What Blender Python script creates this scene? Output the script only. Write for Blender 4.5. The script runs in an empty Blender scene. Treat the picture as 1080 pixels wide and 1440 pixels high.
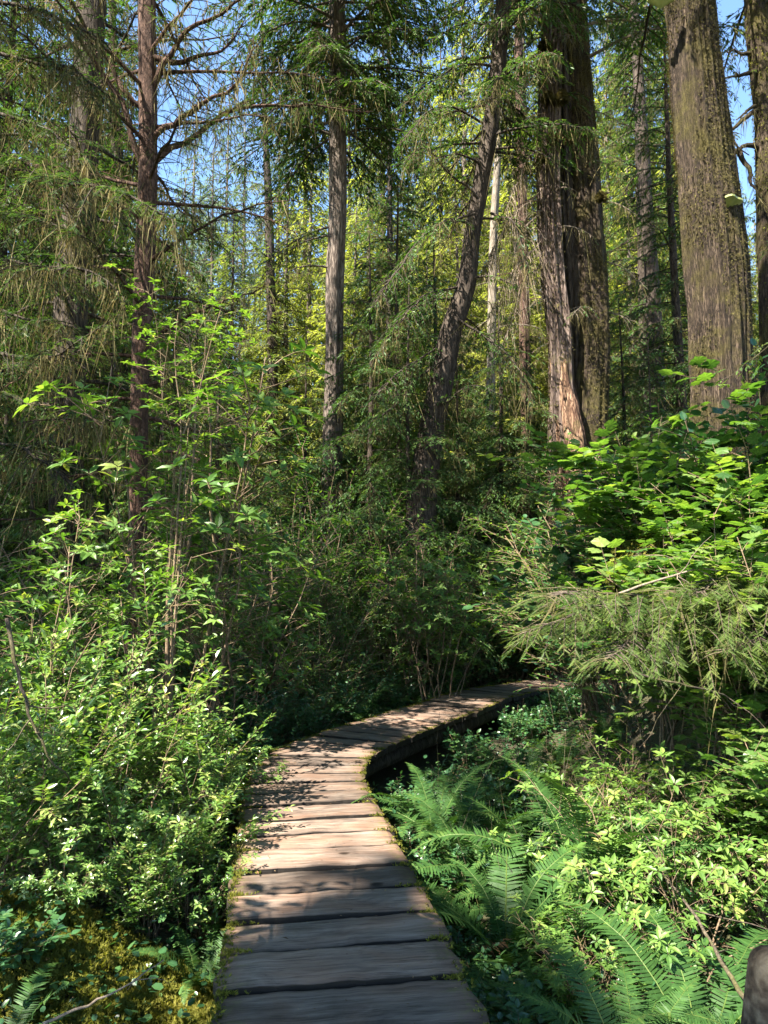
import bpy, math
import numpy as np
from mathutils import Vector, Matrix

# ------------------------------------------------------------------ camera, sky, sun, exposure
scene = bpy.context.scene
COL = scene.collection
PITCH = math.radians(6.15)
CAM_Z = 1.56
cam_data = bpy.data.cameras.new("camera")
cam = bpy.data.objects.new("camera", cam_data)
COL.objects.link(cam)
cam.location = (0.0, 0.0, CAM_Z)
cam.rotation_euler = (math.radians(90) + PITCH, 0, 0)
cam_data.sensor_fit = 'VERTICAL'
cam_data.sensor_height = 36.0
cam_data.lens = 26.0
cam_data.clip_start = 0.05
cam_data.clip_end = 2000
scene.camera = cam

SUN_DIR = Vector((-0.50, -0.42, 0.76)).normalized()      # towards the sun
world = bpy.data.worlds.new("World")
scene.world = world
world.use_nodes = True
wn = world.node_tree
bg = wn.nodes["Background"]
sky = wn.nodes.new("ShaderNodeTexSky")
sky.sky_type = 'NISHITA'
sky.sun_disc = False
sky.sun_elevation = math.asin(SUN_DIR.z)
sky.sun_rotation = math.atan2(SUN_DIR.x, SUN_DIR.y)
sky.air_density = 1.0
sky.dust_density = 0.0
sky.ozone_density = 0.6
hsv = wn.nodes.new("ShaderNodeHueSaturation")
hsv.inputs['Saturation'].default_value = 1.1
wn.links.new(sky.outputs[0], hsv.inputs['Color'])
wn.links.new(hsv.outputs[0], bg.inputs[0])
bg.inputs[1].default_value = 0.085

sun_data = bpy.data.lights.new("sun", 'SUN')
sun_data.energy = 5.0
sun_data.angle = math.radians(0.5)
sun_data.color = (1.0, 0.93, 0.80)
sun = bpy.data.objects.new("sun", sun_data)
COL.objects.link(sun)
sun.rotation_euler = SUN_DIR.to_track_quat('Z', 'Y').to_euler()

vs = scene.view_settings
vs.view_transform = 'Standard'
vs.look = 'None'
vs.gamma = 1.0
vs.exposure = 2.6
cy = scene.cycles
cy.max_bounces = 7
cy.diffuse_bounces = 4
cy.glossy_bounces = 2
cy.transmission_bounces = 5
cy.use_denoising = True
cy.caustics_reflective = False
cy.caustics_refractive = False
cy.sample_clamp_indirect = 6.0

# ------------------------------------------------------------------ helpers
F = 1040.0
cp, sp = math.cos(PITCH), math.sin(PITCH)


def P(px, py, Y):
    """pixel of the 1080x1440 photograph at world distance Y -> world point"""
    u = (px - 540.0) / F
    v = (720.0 - py) / F
    dy = cp - v * sp
    dz = sp + v * cp
    k = Y / dy
    return np.array([u * k, Y, CAM_Z + dz * k])


def norm(v):
    return v / np.maximum(np.linalg.norm(v, axis=-1, keepdims=True), 1e-9)


def frames(d, up):
    d = norm(d)
    s = norm(np.cross(d, up))
    n = np.cross(s, d)
    return np.stack([s, d, n], axis=-1)


def _hash(i, j, k, s):
    h = (i * 374761393 + j * 668265263 + k * 2147483647 + s * 974634777) & 0xFFFFFFFF
    h = ((h ^ (h >> 13)) * 1274126177) & 0xFFFFFFFF
    h = h ^ (h >> 16)
    return (h & 0xFFFF) / 65535.0


def vnoise(x, y, z, s=0):
    x, y, z = np.broadcast_arrays(np.asarray(x, float), np.asarray(y, float), np.asarray(z, float))
    xi, yi, zi = np.floor(x).astype(np.int64), np.floor(y).astype(np.int64), np.floor(z).astype(np.int64)
    a, b, c = x - xi, y - yi, z - zi
    a, b, c = a * a * (3 - 2 * a), b * b * (3 - 2 * b), c * c * (3 - 2 * c)
    r = 0
    for dx in (0, 1):
        for dy in (0, 1):
            for dz in (0, 1):
                w = (a if dx else 1 - a) * (b if dy else 1 - b) * (c if dz else 1 - c)
                r = r + w * _hash(xi + dx, yi + dy, zi + dz, s)
    return r * 2 - 1


def fbm(x, y, z, s=0, o=3):
    r, a = 0, 1.0
    for i in range(o):
        r = r + a * vnoise(x * 2 ** i, y * 2 ** i, z * 2 ** i, s + i)
        a *= 0.5
    return r


def smooth(a, b, x):
    t = np.clip((x - a) / (b - a), 0, 1)
    return t * t * (3 - 2 * t)


class Geo:
    def __init__(self):
        self.v, self.r, self.f, self.n = [], [], [], 0

    def add(self, V, Fc, rnd=0.5, mat=0):
        V = np.asarray(V, np.float32).reshape(-1, 3)
        self.v.append(V)
        self.r.append(np.broadcast_to(np.asarray(rnd, np.float32), (len(V),)).copy())
        for q in (Fc if isinstance(Fc, list) else [Fc]):
            q = np.asarray(q, np.int64)
            if len(q):
                self.f.append((q + self.n, mat))
        self.n += len(V)

    def inst(self, tpl, M, T, rnd, mat=0):
        """tpl = (verts, [face arrays]); M (N,3,3), T (N,3), rnd (N)"""
        tv, tf = tpl
        N = len(T)
        if N == 0:
            return
        V = np.einsum('nij,vj->nvi', M, tv) + T[:, None, :]
        nv = len(tv)
        off = (np.arange(N) * nv)[:, None, None]
        fs = [(q[None] + off).reshape(-1, q.shape[1]) for q in tf]
        self.add(V.reshape(-1, 3), fs, np.repeat(np.broadcast_to(rnd, (N,)), nv), mat)

    def tubes(self, Pts, R, sides=5, rnd=0.5, mat=0):
        Pts = np.asarray(Pts, float)
        N, K, _ = Pts.shape
        R = np.broadcast_to(np.asarray(R, float), (N, K))
        T = norm(np.gradient(Pts, axis=1))
        ref = np.where(np.abs(T[..., 2:3]) > 0.9, np.array([1.0, 0.2, 0]), np.array([0.1, 0.05, 1.0]))
        A = norm(np.cross(T, ref))
        B = np.cross(T, A)
        th = np.arange(sides) / sides * 2 * np.pi
        ring = (A[:, :, None, :] * np.cos(th)[:, None] + B[:, :, None, :] * np.sin(th)[:, None])
        V = Pts[:, :, None, :] + ring * R[:, :, None, None]
        k = np.arange(K - 1)[:, None]
        s = np.arange(sides)[None, :]
        s2 = (s + 1) % sides
        q = np.stack([k * sides + s, k * sides + s2, (k + 1) * sides + s2, (k + 1) * sides + s], -1).reshape(-1, 4)
        fs = (q[None] + (np.arange(N) * K * sides)[:, None, None]).reshape(-1, 4)
        cap = (np.arange(sides)[None] + (np.arange(N) * K * sides + (K - 1) * sides)[:, None])
        rr = np.repeat(np.broadcast_to(rnd, (N,)), K * sides)
        fl = [fs]
        if sides in (3, 4):
            fl.append(cap)
        else:
            fl.append(np.stack([cap[:, [0, i, i + 1]] for i in range(1, sides - 1)], 1).reshape(-1, 3))
        self.add(V.reshape(-1, 3), fl, rr, mat)

    def mesh(self, name, mats, shade=False):
        me = bpy.data.meshes.new(name)
        V = np.concatenate(self.v)
        loops = np.concatenate([q.ravel() for q, _ in self.f])
        tot = np.concatenate([np.full(len(q), q.shape[1]) for q, _ in self.f])
        mi = np.concatenate([np.full(len(q), m) for q, m in self.f])
        start = np.concatenate([[0], np.cumsum(tot)[:-1]])
        me.vertices.add(len(V))
        me.vertices.foreach_set('co', V.ravel())
        me.loops.add(len(loops))
        me.loops.foreach_set('vertex_index', loops.astype(np.int32))
        me.polygons.add(len(tot))
        me.polygons.foreach_set('loop_start', start.astype(np.int32))
        me.polygons.foreach_set('material_index', mi.astype(np.int32))
        me.polygons.foreach_set('use_smooth', np.full(len(tot), bool(shade)))
        a = me.attributes.new('rnd', 'FLOAT', 'POINT')
        a.data.foreach_set('value', np.concatenate(self.r))
        for m in (mats if isinstance(mats, (list, tuple)) else [mats]):
            me.materials.append(m)
        me.update(calc_edges=True)
        return me

    def build(self, name, mats, parent=None, shade=False):
        o = bpy.data.objects.new(name, self.mesh(name, mats, shade))
        COL.objects.link(o)
        if parent:
            o.parent = parent
        return o


def tag(o, label=None, cat=None, group=None, kind=None):
    if label: o['label'] = label
    if cat: o['category'] = cat
    if group: o['group'] = group
    if kind: o['kind'] = kind
    return o


def thing(name, loc, label, cat, group=None, rz=0.0):
    o = bpy.data.objects.new(name, None)
    o.empty_display_size = 0.1
    COL.objects.link(o)
    o.location = tuple(float(c) for c in loc)
    o.rotation_euler = (0, 0, rz)
    return tag(o, label, cat, group)


def dup(root, loc, rz=0.0, sc=1.0, label=None, group=None):
    r = root.copy()
    COL.objects.link(r)
    r.location = tuple(float(c) for c in loc)
    r.rotation_euler = (0, 0, rz)
    r.scale = (sc, sc, sc) if np.isscalar(sc) else sc
    if label: r['label'] = label
    if group: r['group'] = group
    for ch in root.children:
        c = ch.copy()
        COL.objects.link(c)
        c.parent = r
    return r


# ------------------------------------------------------------------ materials
def nodemat(name):
    m = bpy.data.materials.new(name)
    m.use_nodes = True
    nt = m.node_tree
    for n in list(nt.nodes):
        nt.nodes.remove(n)
    return m, nt, nt.nodes.new("ShaderNodeOutputMaterial")


def N(nt, t, **kw):
    n = nt.nodes.new(t)
    for k, v in kw.items():
        if k.startswith('i_'):
            key = k[2:]
            n.inputs[int(key) if key.isdigit() else key].default_value = v
        else:
            setattr(n, k, v)
    return n


def ramp(nt, src, stops, interp='LINEAR'):
    r = nt.nodes.new("ShaderNodeValToRGB")
    r.color_ramp.interpolation = interp
    el = r.color_ramp.elements
    while len(el) < len(stops):
        el.new(0.5)
    for e, (p, c) in zip(el, stops):
        e.position = p
        e.color = (*c, 1) if len(c) == 3 else c
    nt.links.new(src, r.inputs[0])
    return r


def leaf_mat(name, stops, trans=0.4, rough=0.42, spec=0.5, tcol=None):
    m, nt, out = nodemat(name)
    L = nt.links
    at = N(nt, "ShaderNodeAttribute", attribute_name="rnd")
    oi = N(nt, "ShaderNodeObjectInfo")
    ad = N(nt, "ShaderNodeMath", operation='MULTIPLY_ADD')
    L.new(oi.outputs['Random'], ad.inputs[0])
    ad.inputs[1].default_value = 0.16
    L.new(at.outputs['Fac'], ad.inputs[2])
    sb = N(nt, "ShaderNodeMath", operation='SUBTRACT', i_1=0.08)
    L.new(ad.outputs[0], sb.inputs[0])
    r = ramp(nt, sb.outputs[0], stops)
    # blotches on the leaf blade
    tc = N(nt, "ShaderNodeTexCoord")
    nz = N(nt, "ShaderNodeTexNoise", i_Scale=35.0, i_Detail=3.0)
    L.new(tc.outputs['Object'], nz.inputs['Vector'])
    nr = ramp(nt, nz.outputs['Fac'], [(0.25, (0.72, 0.72, 0.72)), (0.75, (1.2, 1.2, 1.15))])
    mu = N(nt, "ShaderNodeMix", data_type='RGBA', blend_type='MULTIPLY')
    mu.inputs[0].default_value = 1.0
    L.new(r.outputs[0], mu.inputs[6])
    L.new(nr.outputs[0], mu.inputs[7])
    pb = N(nt, "ShaderNodeBsdfPrincipled")
    pb.inputs['Roughness'].default_value = rough
    pb.inputs['Specular IOR Level'].default_value = spec
    L.new(mu.outputs[2], pb.inputs['Base Color'])
    tb = N(nt, "ShaderNodeBsdfTranslucent")
    hs = N(nt, "ShaderNodeMix", data_type='RGBA', blend_type='MULTIPLY')
    hs.inputs[0].default_value = 1.0
    L.new(mu.outputs[2], hs.inputs[6])
    hs.inputs[7].default_value = (*(tcol or (1.5, 1.6, 0.55)), 1)
    L.new(hs.outputs[2], tb.inputs['Color'])
    mx = N(nt, "ShaderNodeMixShader")
    mx.inputs[0].default_value = trans
    L.new(pb.outputs[0], mx.inputs[1])
    L.new(tb.outputs[0], mx.inputs[2])
    L.new(mx.outputs[0], out.inputs[0])
    return m


def bark_mat(name, stops, zs=0.18, scale=9.0, bump=0.5, moss=None, moss_amt=0.5, bdist=0.03):
    m, nt, out = nodemat(name)
    L = nt.links
    tc = N(nt, "ShaderNodeTexCoord")
    mp = N(nt, "ShaderNodeMapping")
    mp.inputs['Scale'].default_value = (1, 1, zs)
    L.new(tc.outputs['Object'], mp.inputs['Vector'])
    n1 = N(nt, "ShaderNodeTexNoise", i_Scale=scale, i_Detail=8.0, i_Roughness=0.68)
    n1.inputs['Distortion'].default_value = 0.4
    L.new(mp.outputs[0], n1.inputs['Vector'])
    n2 = N(nt, "ShaderNodeTexVoronoi", feature='DISTANCE_TO_EDGE', i_Scale=scale * 1.7)
    wrp = N(nt, "ShaderNodeVectorMath", operation='ADD')
    scw = N(nt, "ShaderNodeVectorMath", operation='SCALE')
    scw.inputs['Scale'].default_value = 0.12
    L.new(n1.outputs['Color'], scw.inputs[0])
    L.new(mp.outputs[0], wrp.inputs[0])
    L.new(scw.outputs[0], wrp.inputs[1])
    L.new(wrp.outputs[0], n2.inputs['Vector'])
    vr = ramp(nt, n2.outputs['Distance'], [(0.0, (0, 0, 0)), (0.16, (1, 1, 1))])
    mulh = N(nt, "ShaderNodeMath", operation='MULTIPLY')
    L.new(n1.outputs['Fac'], mulh.inputs[0])
    L.new(vr.outputs[0], mulh.inputs[1])
    hmix = N(nt, "ShaderNodeMath", operation='ADD')
    L.new(mulh.outputs[0], hmix.inputs[0])
    L.new(n1.outputs['Fac'], hmix.inputs[1])
    half = N(nt, "ShaderNodeMath", operation='MULTIPLY', i_1=0.62)
    L.new(hmix.outputs[0], half.inputs[0])
    cr = ramp(nt, half.outputs[0], stops)
    col = cr.outputs[0]
    if moss:
        n3 = N(nt, "ShaderNodeTexNoise", i_Scale=2.3, i_Detail=6.0, i_Roughness=0.7)
        L.new(tc.outputs['Object'], n3.inputs['Vector'])
        mr = ramp(nt, n3.outputs['Fac'], [(0.62 - 0.35 * moss_amt, (0, 0, 0)), (0.80 - 0.35 * moss_amt, (1, 1, 1))])
        mm = N(nt, "ShaderNodeMix", data_type='RGBA')
        L.new(mr.outputs[0], mm.inputs[0])
        L.new(col, mm.inputs[6])
        n4 = N(nt, "ShaderNodeTexNoise", i_Scale=60.0, i_Detail=4.0)
        L.new(tc.outputs['Object'], n4.inputs['Vector'])
        m4 = ramp(nt, n4.outputs['Fac'], [(0.3, tuple(c * 0.5 for c in moss)), (0.7, tuple(c * 1.3 for c in moss))])
        L.new(m4.outputs[0], mm.inputs[7])
        col = mm.outputs[2]
    pb = N(nt, "ShaderNodeBsdfPrincipled")
    pb.inputs['Roughness'].default_value = 0.9
    pb.inputs['Specular IOR Level'].default_value = 0.2
    L.new(col, pb.inputs['Base Color'])
    bp = N(nt, "ShaderNodeBump")
    bp.inputs['Strength'].default_value = bump
    bp.inputs['Distance'].default_value = bdist
    L.new(half.outputs[0], bp.inputs['Height'])
    L.new(bp.outputs[0], pb.inputs['Normal'])
    L.new(pb.outputs[0], out.inputs[0])
    return m


def plank_mat():
    m, nt, out = nodemat("weathered_cedar")
    L = nt.links
    tc = N(nt, "ShaderNodeUVMap", uv_map="grain")           # u along the board, v across, metres
    at = N(nt, "ShaderNodeAttribute", attribute_name="rnd")
    cx = N(nt, "ShaderNodeCombineXYZ")
    sc = N(nt, "ShaderNodeMath", operation='MULTIPLY', i_1=37.0)
    L.new(at.outputs['Fac'], sc.inputs[0])
    L.new(sc.outputs[0], cx.inputs[2])
    av = N(nt, "ShaderNodeVectorMath", operation='ADD')
    L.new(tc.outputs[0], av.inputs[0])
    L.new(cx.outputs[0], av.inputs[1])

    def noise(sx, sy, detail, dist=0.0, rough=0.6):
        mp = N(nt, "ShaderNodeMapping")
        mp.inputs['Scale'].default_value = (sx, sy, 1)
        L.new(av.outputs[0], mp.inputs['Vector'])
        n = N(nt, "ShaderNodeTexNoise", i_Scale=1.0, i_Detail=detail, i_Roughness=rough)
        n.inputs['Distortion'].default_value = dist
        L.new(mp.outputs[0], n.inputs['Vector'])
        return n.outputs['Fac']
    g1 = noise(5.0, 130.0, 8.0, 0.8, 0.7)
    g2 = noise(1.6, 24.0, 5.0, 1.0)
    big = noise(2.2, 3.4, 4.0, 0.3)
    base = ramp(nt, g2, [(0.25, (0.082, 0.062, 0.049)), (0.5, (0.160, 0.124, 0.101)), (0.75, (0.245, 0.196, 0.163))])
    fine = ramp(nt, g1, [(0.34, (0.34, 0.31, 0.30)), (0.50, (1.08, 1.08, 1.08))])
    mu = N(nt, "ShaderNodeMix", data_type='RGBA', blend_type='MULTIPLY')
    mu.inputs[0].default_value = 1.0
    L.new(base.outputs[0], mu.inputs[6])
    L.new(fine.outputs[0], mu.inputs[7])
    # reddish worn wood, stronger towards the board ends (attribute endw) and by noise
    ew = N(nt, "ShaderNodeAttribute", attribute_name="endw")
    rr = ramp(nt, big, [(0.38, (0, 0, 0)), (0.62, (1, 1, 1))])
    ad = N(nt, "ShaderNodeMath", operation='MAXIMUM')
    me = N(nt, "ShaderNodeMath", operation='MULTIPLY', i_1=0.75)
    L.new(rr.outputs[0], me.inputs[0])
    e2 = N(nt, "ShaderNodeMath", operation='MULTIPLY', i_1=0.9)
    L.new(ew.outputs['Fac'], e2.inputs[0])
    L.new(me.outputs[0], ad.inputs[0])
    L.new(e2.outputs[0], ad.inputs[1])
    red = N(nt, "ShaderNodeMix", data_type='RGBA', blend_type='MULTIPLY')
    L.new(ad.outputs[0], red.inputs[0])
    L.new(mu.outputs[2], red.inputs[6])
    red.inputs[7].default_value = (0.84, 0.63, 0.52, 1)
    val = ramp(nt, at.outputs['Fac'], [(0.0, (0.58, 0.58, 0.58)), (1.0, (1.3, 1.28, 1.26))])
    mv = N(nt, "ShaderNodeMix", data_type='RGBA', blend_type='MULTIPLY')
    mv.inputs[0].default_value = 1.0
    L.new(red.outputs[2], mv.inputs[6])
    L.new(val.outputs[0], mv.inputs[7])
    # moss film at the ends
    mn = noise(14.0, 22.0, 6.0, 0.0, 0.75)
    ms = N(nt, "ShaderNodeMath", operation='MULTIPLY')
    L.new(ew.outputs['Fac'], ms.inputs[0])
    mnr = ramp(nt, mn, [(0.50, (0, 0, 0)), (0.66, (0.9, 0.9, 0.9))])
    L.new(mnr.outputs[0], ms.inputs[1])
    mo = N(nt, "ShaderNodeMix", data_type='RGBA')
    L.new(ms.outputs[0], mo.inputs[0])
    L.new(mv.outputs[2], mo.inputs[6])
    mo.inputs[7].default_value = (0.10, 0.10, 0.025, 1)
    # knots
    kn = N(nt, "ShaderNodeTexVoronoi", i_Scale=1.0)
    kn.inputs['Randomness'].default_value = 1.0
    kmp = N(nt, "ShaderNodeMapping")
    kmp.inputs['Scale'].default_value = (2.3, 3.6, 1)
    L.new(av.outputs[0], kmp.inputs['Vector'])
    L.new(kmp.outputs[0], kn.inputs['Vector'])
    kr = ramp(nt, kn.outputs['Distance'], [(0.045, (0.10, 0.08, 0.07)), (0.075, (0.42, 0.37, 0.33)), (0.105, (1, 1, 1))])
    km = N(nt, "ShaderNodeMix", data_type='RGBA', blend_type='MULTIPLY')
    km.inputs[0].default_value = 1.0
    L.new(mo.outputs[2], km.inputs[6])
    L.new(kr.outputs[0], km.inputs[7])
    pb = N(nt, "ShaderNodeBsdfPrincipled")
    pb.inputs['Roughness'].default_value = 0.72
    pb.inputs['Specular IOR Level'].default_value = 0.3
    L.new(km.outputs[2], pb.inputs['Base Color'])
    # dark damp blotches and worn pale middles
    dn = noise(3.0, 5.0, 6.0, 0.6, 0.65)
    dr = ramp(nt, dn, [(0.30, (0.50, 0.49, 0.50)), (0.48, (1, 1, 1)), (0.70, (1.22, 1.2, 1.18))])
    dm = N(nt, "ShaderNodeMix", data_type='RGBA', blend_type='MULTIPLY')
    dm.inputs[0].default_value = 1.0
    L.new(km.outputs[2], dm.inputs[6])
    L.new(dr.outputs[0], dm.inputs[7])
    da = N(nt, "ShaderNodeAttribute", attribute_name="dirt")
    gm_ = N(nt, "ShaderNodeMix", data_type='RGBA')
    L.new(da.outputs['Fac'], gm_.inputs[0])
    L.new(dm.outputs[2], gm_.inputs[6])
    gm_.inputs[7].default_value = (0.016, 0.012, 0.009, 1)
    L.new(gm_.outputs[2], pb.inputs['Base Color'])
    sm = N(nt, "ShaderNodeMath", operation='MULTIPLY_ADD', i_1=0.25)
    L.new(g2, sm.inputs[0])
    L.new(g1, sm.inputs[2])
    bp = N(nt, "ShaderNodeBump")
    bp.inputs['Strength'].default_value = 0.5
    bp.inputs['Distance'].default_value = 0.006
    L.new(sm.outputs[0], bp.inputs['Height'])
    L.new(bp.outputs[0], pb.inputs['Normal'])
    L.new(pb.outputs[0], out.inputs[0])
    return m


def ground_mat():
    m, nt, out = nodemat("forest_soil")
    L = nt.links
    tc = N(nt, "ShaderNodeTexCoord")
    n1 = N(nt, "ShaderNodeTexNoise", i_Scale=1.3, i_Detail=8.0, i_Roughness=0.7)
    n2 = N(nt, "ShaderNodeTexNoise", i_Scale=38.0, i_Detail=6.0, i_Roughness=0.7)
    L.new(tc.outputs['Object'], n1.inputs['Vector'])
    L.new(tc.outputs['Object'], n2.inputs['Vector'])
    c1 = ramp(nt, n1.outputs['Fac'], [(0.35, (0.030, 0.022, 0.014)), (0.55, (0.035, 0.040, 0.014)), (0.7, (0.055, 0.060, 0.018))])
    c2 = ramp(nt, n2.outputs['Fac'], [(0.3, (0.4, 0.36, 0.3)), (0.7, (1.7, 1.5, 1.2))])
    mu = N(nt, "ShaderNodeMix", data_type='RGBA', blend_type='MULTIPLY')
    mu.inputs[0].default_value = 1.0
    L.new(c1.outputs[0], mu.inputs[6])
    L.new(c2.outputs[0], mu.inputs[7])
    pb = N(nt, "ShaderNodeBsdfPrincipled")
    pb.inputs['Roughness'].default_value = 0.95
    L.new(mu.outputs[2], pb.inputs['Base Color'])
    bp = N(nt, "ShaderNodeBump")
    bp.inputs['Strength'].default_value = 0.8
    bp.inputs['Distance'].default_value = 0.04
    L.new(n2.outputs['Fac'], bp.inputs['Height'])
    L.new(bp.outputs[0], pb.inputs['Normal'])
    L.new(pb.outputs[0], out.inputs[0])
    return m


M = {}
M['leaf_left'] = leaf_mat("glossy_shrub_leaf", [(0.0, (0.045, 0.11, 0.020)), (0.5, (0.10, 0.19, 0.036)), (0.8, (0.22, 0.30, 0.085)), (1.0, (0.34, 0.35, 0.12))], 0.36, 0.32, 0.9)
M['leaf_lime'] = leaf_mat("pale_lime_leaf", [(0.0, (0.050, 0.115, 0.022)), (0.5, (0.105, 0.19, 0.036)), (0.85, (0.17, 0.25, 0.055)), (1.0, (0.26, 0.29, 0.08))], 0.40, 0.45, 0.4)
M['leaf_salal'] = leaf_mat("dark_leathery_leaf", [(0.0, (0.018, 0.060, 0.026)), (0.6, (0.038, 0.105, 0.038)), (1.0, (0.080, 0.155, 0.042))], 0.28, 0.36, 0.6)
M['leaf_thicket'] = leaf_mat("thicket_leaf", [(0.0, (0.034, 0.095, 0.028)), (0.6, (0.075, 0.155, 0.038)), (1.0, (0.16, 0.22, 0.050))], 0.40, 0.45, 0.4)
M['leaf_maple'] = leaf_mat("broad_lobed_leaf", [(0.0, (0.038, 0.095, 0.025)), (0.55, (0.100, 0.180, 0.040)), (1.0, (0.21, 0.27, 0.070))], 0.48, 0.42, 0.45)
M['fern'] = leaf_mat("fern_frond_green", [(0.0, (0.018, 0.055, 0.015)), (0.6, (0.042, 0.098, 0.022)), (1.0, (0.11, 0.155, 0.034))], 0.32, 0.55, 0.25)
M['fern_dead'] = leaf_mat("dead_fern", [(0.0, (0.10, 0.05, 0.025)), (1.0, (0.26, 0.16, 0.08))], 0.2, 0.7, 0.2, (1, 1, 1))
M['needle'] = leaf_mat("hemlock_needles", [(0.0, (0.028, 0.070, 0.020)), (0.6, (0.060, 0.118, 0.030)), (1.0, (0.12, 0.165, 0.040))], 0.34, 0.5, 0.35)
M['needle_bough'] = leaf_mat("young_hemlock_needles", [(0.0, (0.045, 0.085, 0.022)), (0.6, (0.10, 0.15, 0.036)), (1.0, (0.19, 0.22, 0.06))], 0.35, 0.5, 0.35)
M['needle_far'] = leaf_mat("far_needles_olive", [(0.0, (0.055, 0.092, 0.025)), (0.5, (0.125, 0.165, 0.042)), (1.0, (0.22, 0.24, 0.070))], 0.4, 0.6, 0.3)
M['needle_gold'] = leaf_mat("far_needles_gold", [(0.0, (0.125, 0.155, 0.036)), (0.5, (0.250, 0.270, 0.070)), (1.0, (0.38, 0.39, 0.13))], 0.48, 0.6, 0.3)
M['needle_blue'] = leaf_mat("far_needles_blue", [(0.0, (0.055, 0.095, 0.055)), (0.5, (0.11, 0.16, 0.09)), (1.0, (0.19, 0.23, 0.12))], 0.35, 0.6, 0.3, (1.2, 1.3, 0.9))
M['lichen'] = leaf_mat("hanging_lichen", [(0.0, (0.070, 0.060, 0.026)), (0.6, (0.145, 0.125, 0.058)), (1.0, (0.24, 0.20, 0.10))], 0.35, 0.85, 0.1, (1.2, 1.1, 0.8))
M['moss'] = leaf_mat("cushion_moss", [(0.0, (0.050, 0.060, 0.012)), (0.5, (0.120, 0.125, 0.022)), (1.0, (0.24, 0.22, 0.05))], 0.4, 0.8, 0.1)
M['moss_brown'] = leaf_mat("brown_trunk_moss", [(0.0, (0.045, 0.040, 0.016)), (0.55, (0.078, 0.066, 0.026)), (1.0, (0.140, 0.125, 0.044))], 0.3, 0.85, 0.1, (1.2, 1.1, 0.7))
M['litter'] = leaf_mat("leaf_litter", [(0.0, (0.06, 0.032, 0.018)), (0.6, (0.17, 0.10, 0.05)), (1.0, (0.32, 0.22, 0.12))], 0.2, 0.7, 0.2, (1, 1, 1))
M['red_bark'] = bark_mat("red_brown_bark", [(0.2, (0.018, 0.010, 0.008)), (0.5, (0.062, 0.034, 0.024)), (0.8, (0.125, 0.075, 0.055))], 0.35, 14, 0.7)
M['dark_bark'] = bark_mat("dark_bark", [(0.2, (0.012, 0.008, 0.006)), (0.55, (0.045, 0.034, 0.027)), (0.85, (0.095, 0.074, 0.058))], 0.2, 9, 0.7)
M['grey_bark'] = bark_mat("grey_furrowed_bark", [(0.25, (0.026, 0.019, 0.016)), (0.5, (0.105, 0.082, 0.069)), (0.75, (0.21, 0.172, 0.146))], 0.12, 12, 0.9)
M['cedar_bark'] = bark_mat("old_cedar_bark", [(0.24, (0.018, 0.012, 0.010)), (0.48, (0.085, 0.058, 0.048)), (0.78, (0.23, 0.175, 0.150))], 0.06, 13, 1.0, (0.09, 0.08, 0.025), 0.25)
M['mossy_bark'] = bark_mat("mossy_bark", [(0.28, (0.007, 0.005, 0.004)), (0.5, (0.038, 0.026, 0.018)), (0.8, (0.105, 0.076, 0.054))], 0.13, 24, 1.0, (0.075, 0.062, 0.020), 0.5)
M['red_wood'] = bark_mat("torn_red_wood", [(0.28, (0.030, 0.014, 0.010)), (0.5, (0.13, 0.070, 0.045)), (0.78, (0.30, 0.20, 0.13))], 0.10, 14, 1.0, (0.07, 0.06, 0.02), 0.2)
M['pale_bark'] = bark_mat("pale_dead_wood", [(0.2, (0.06, 0.048, 0.036)), (0.5, (0.18, 0.15, 0.115)), (0.8, (0.30, 0.26, 0.21))], 0.1, 14, 0.7)
M['twig'] = bark_mat("shrub_stem_bark", [(0.2, (0.050, 0.034, 0.022)), (0.5, (0.14, 0.095, 0.060)), (0.8, (0.25, 0.19, 0.13))], 0.3, 30, 0.4, (0.12, 0.11, 0.03), 0.3, 0.005)
M['limb'] = bark_mat("mossy_limb_bark", [(0.2, (0.020, 0.015, 0.011)), (0.5, (0.065, 0.050, 0.038)), (0.8, (0.12, 0.095, 0.070))], 0.5, 22, 0.6, (0.085, 0.080, 0.025), 0.45, 0.01)
M['dead_twig'] = bark_mat("bleached_twig", [(0.2, (0.07, 0.055, 0.04)), (0.5, (0.16, 0.125, 0.095)), (0.8, (0.27, 0.22, 0.17))], 0.4, 30, 0.4, None, 0, 0.005)
M['plank'] = plank_mat()
M['soil'] = ground_mat()
m, nt, out = nodemat("shelf_fungus_skin")
tcn = N(nt, "ShaderNodeTexCoord")
nzn = N(nt, "ShaderNodeTexNoise", i_Scale=9.0, i_Detail=4.0)
nt.links.new(tcn.outputs['Object'], nzn.inputs['Vector'])
crn = ramp(nt, nzn.outputs['Fac'], [(0.3, (0.17, 0.20, 0.05)), (0.7, (0.32, 0.34, 0.11))])
pbn = N(nt, "ShaderNodeBsdfPrincipled", i_Roughness=0.6)
nt.links.new(crn.outputs[0], pbn.inputs['Base Color'])
nt.links.new(pbn.outputs[0], out.inputs[0])
M['fungus'] = m
m, nt, out = nodemat("weathered_rail_wood")
tcn = N(nt, "ShaderNodeTexCoord")
mpn = N(nt, "ShaderNodeMapping")
mpn.inputs['Scale'].default_value = (3, 28, 28)
nt.links.new(tcn.outputs['Object'], mpn.inputs['Vector'])
nzn = N(nt, "ShaderNodeTexNoise", i_Scale=1.0, i_Detail=6.0)
nt.links.new(mpn.outputs[0], nzn.inputs['Vector'])
crn = ramp(nt, nzn.outputs['Fac'], [(0.36, (0.014, 0.010, 0.007)), (0.5, (0.060, 0.044, 0.030)), (0.64, (0.13, 0.105, 0.075))])
pbn = N(nt, "ShaderNodeBsdfPrincipled", i_Roughness=0.8)
pbn.inputs['Specular IOR Level'].default_value = 0.2
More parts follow.
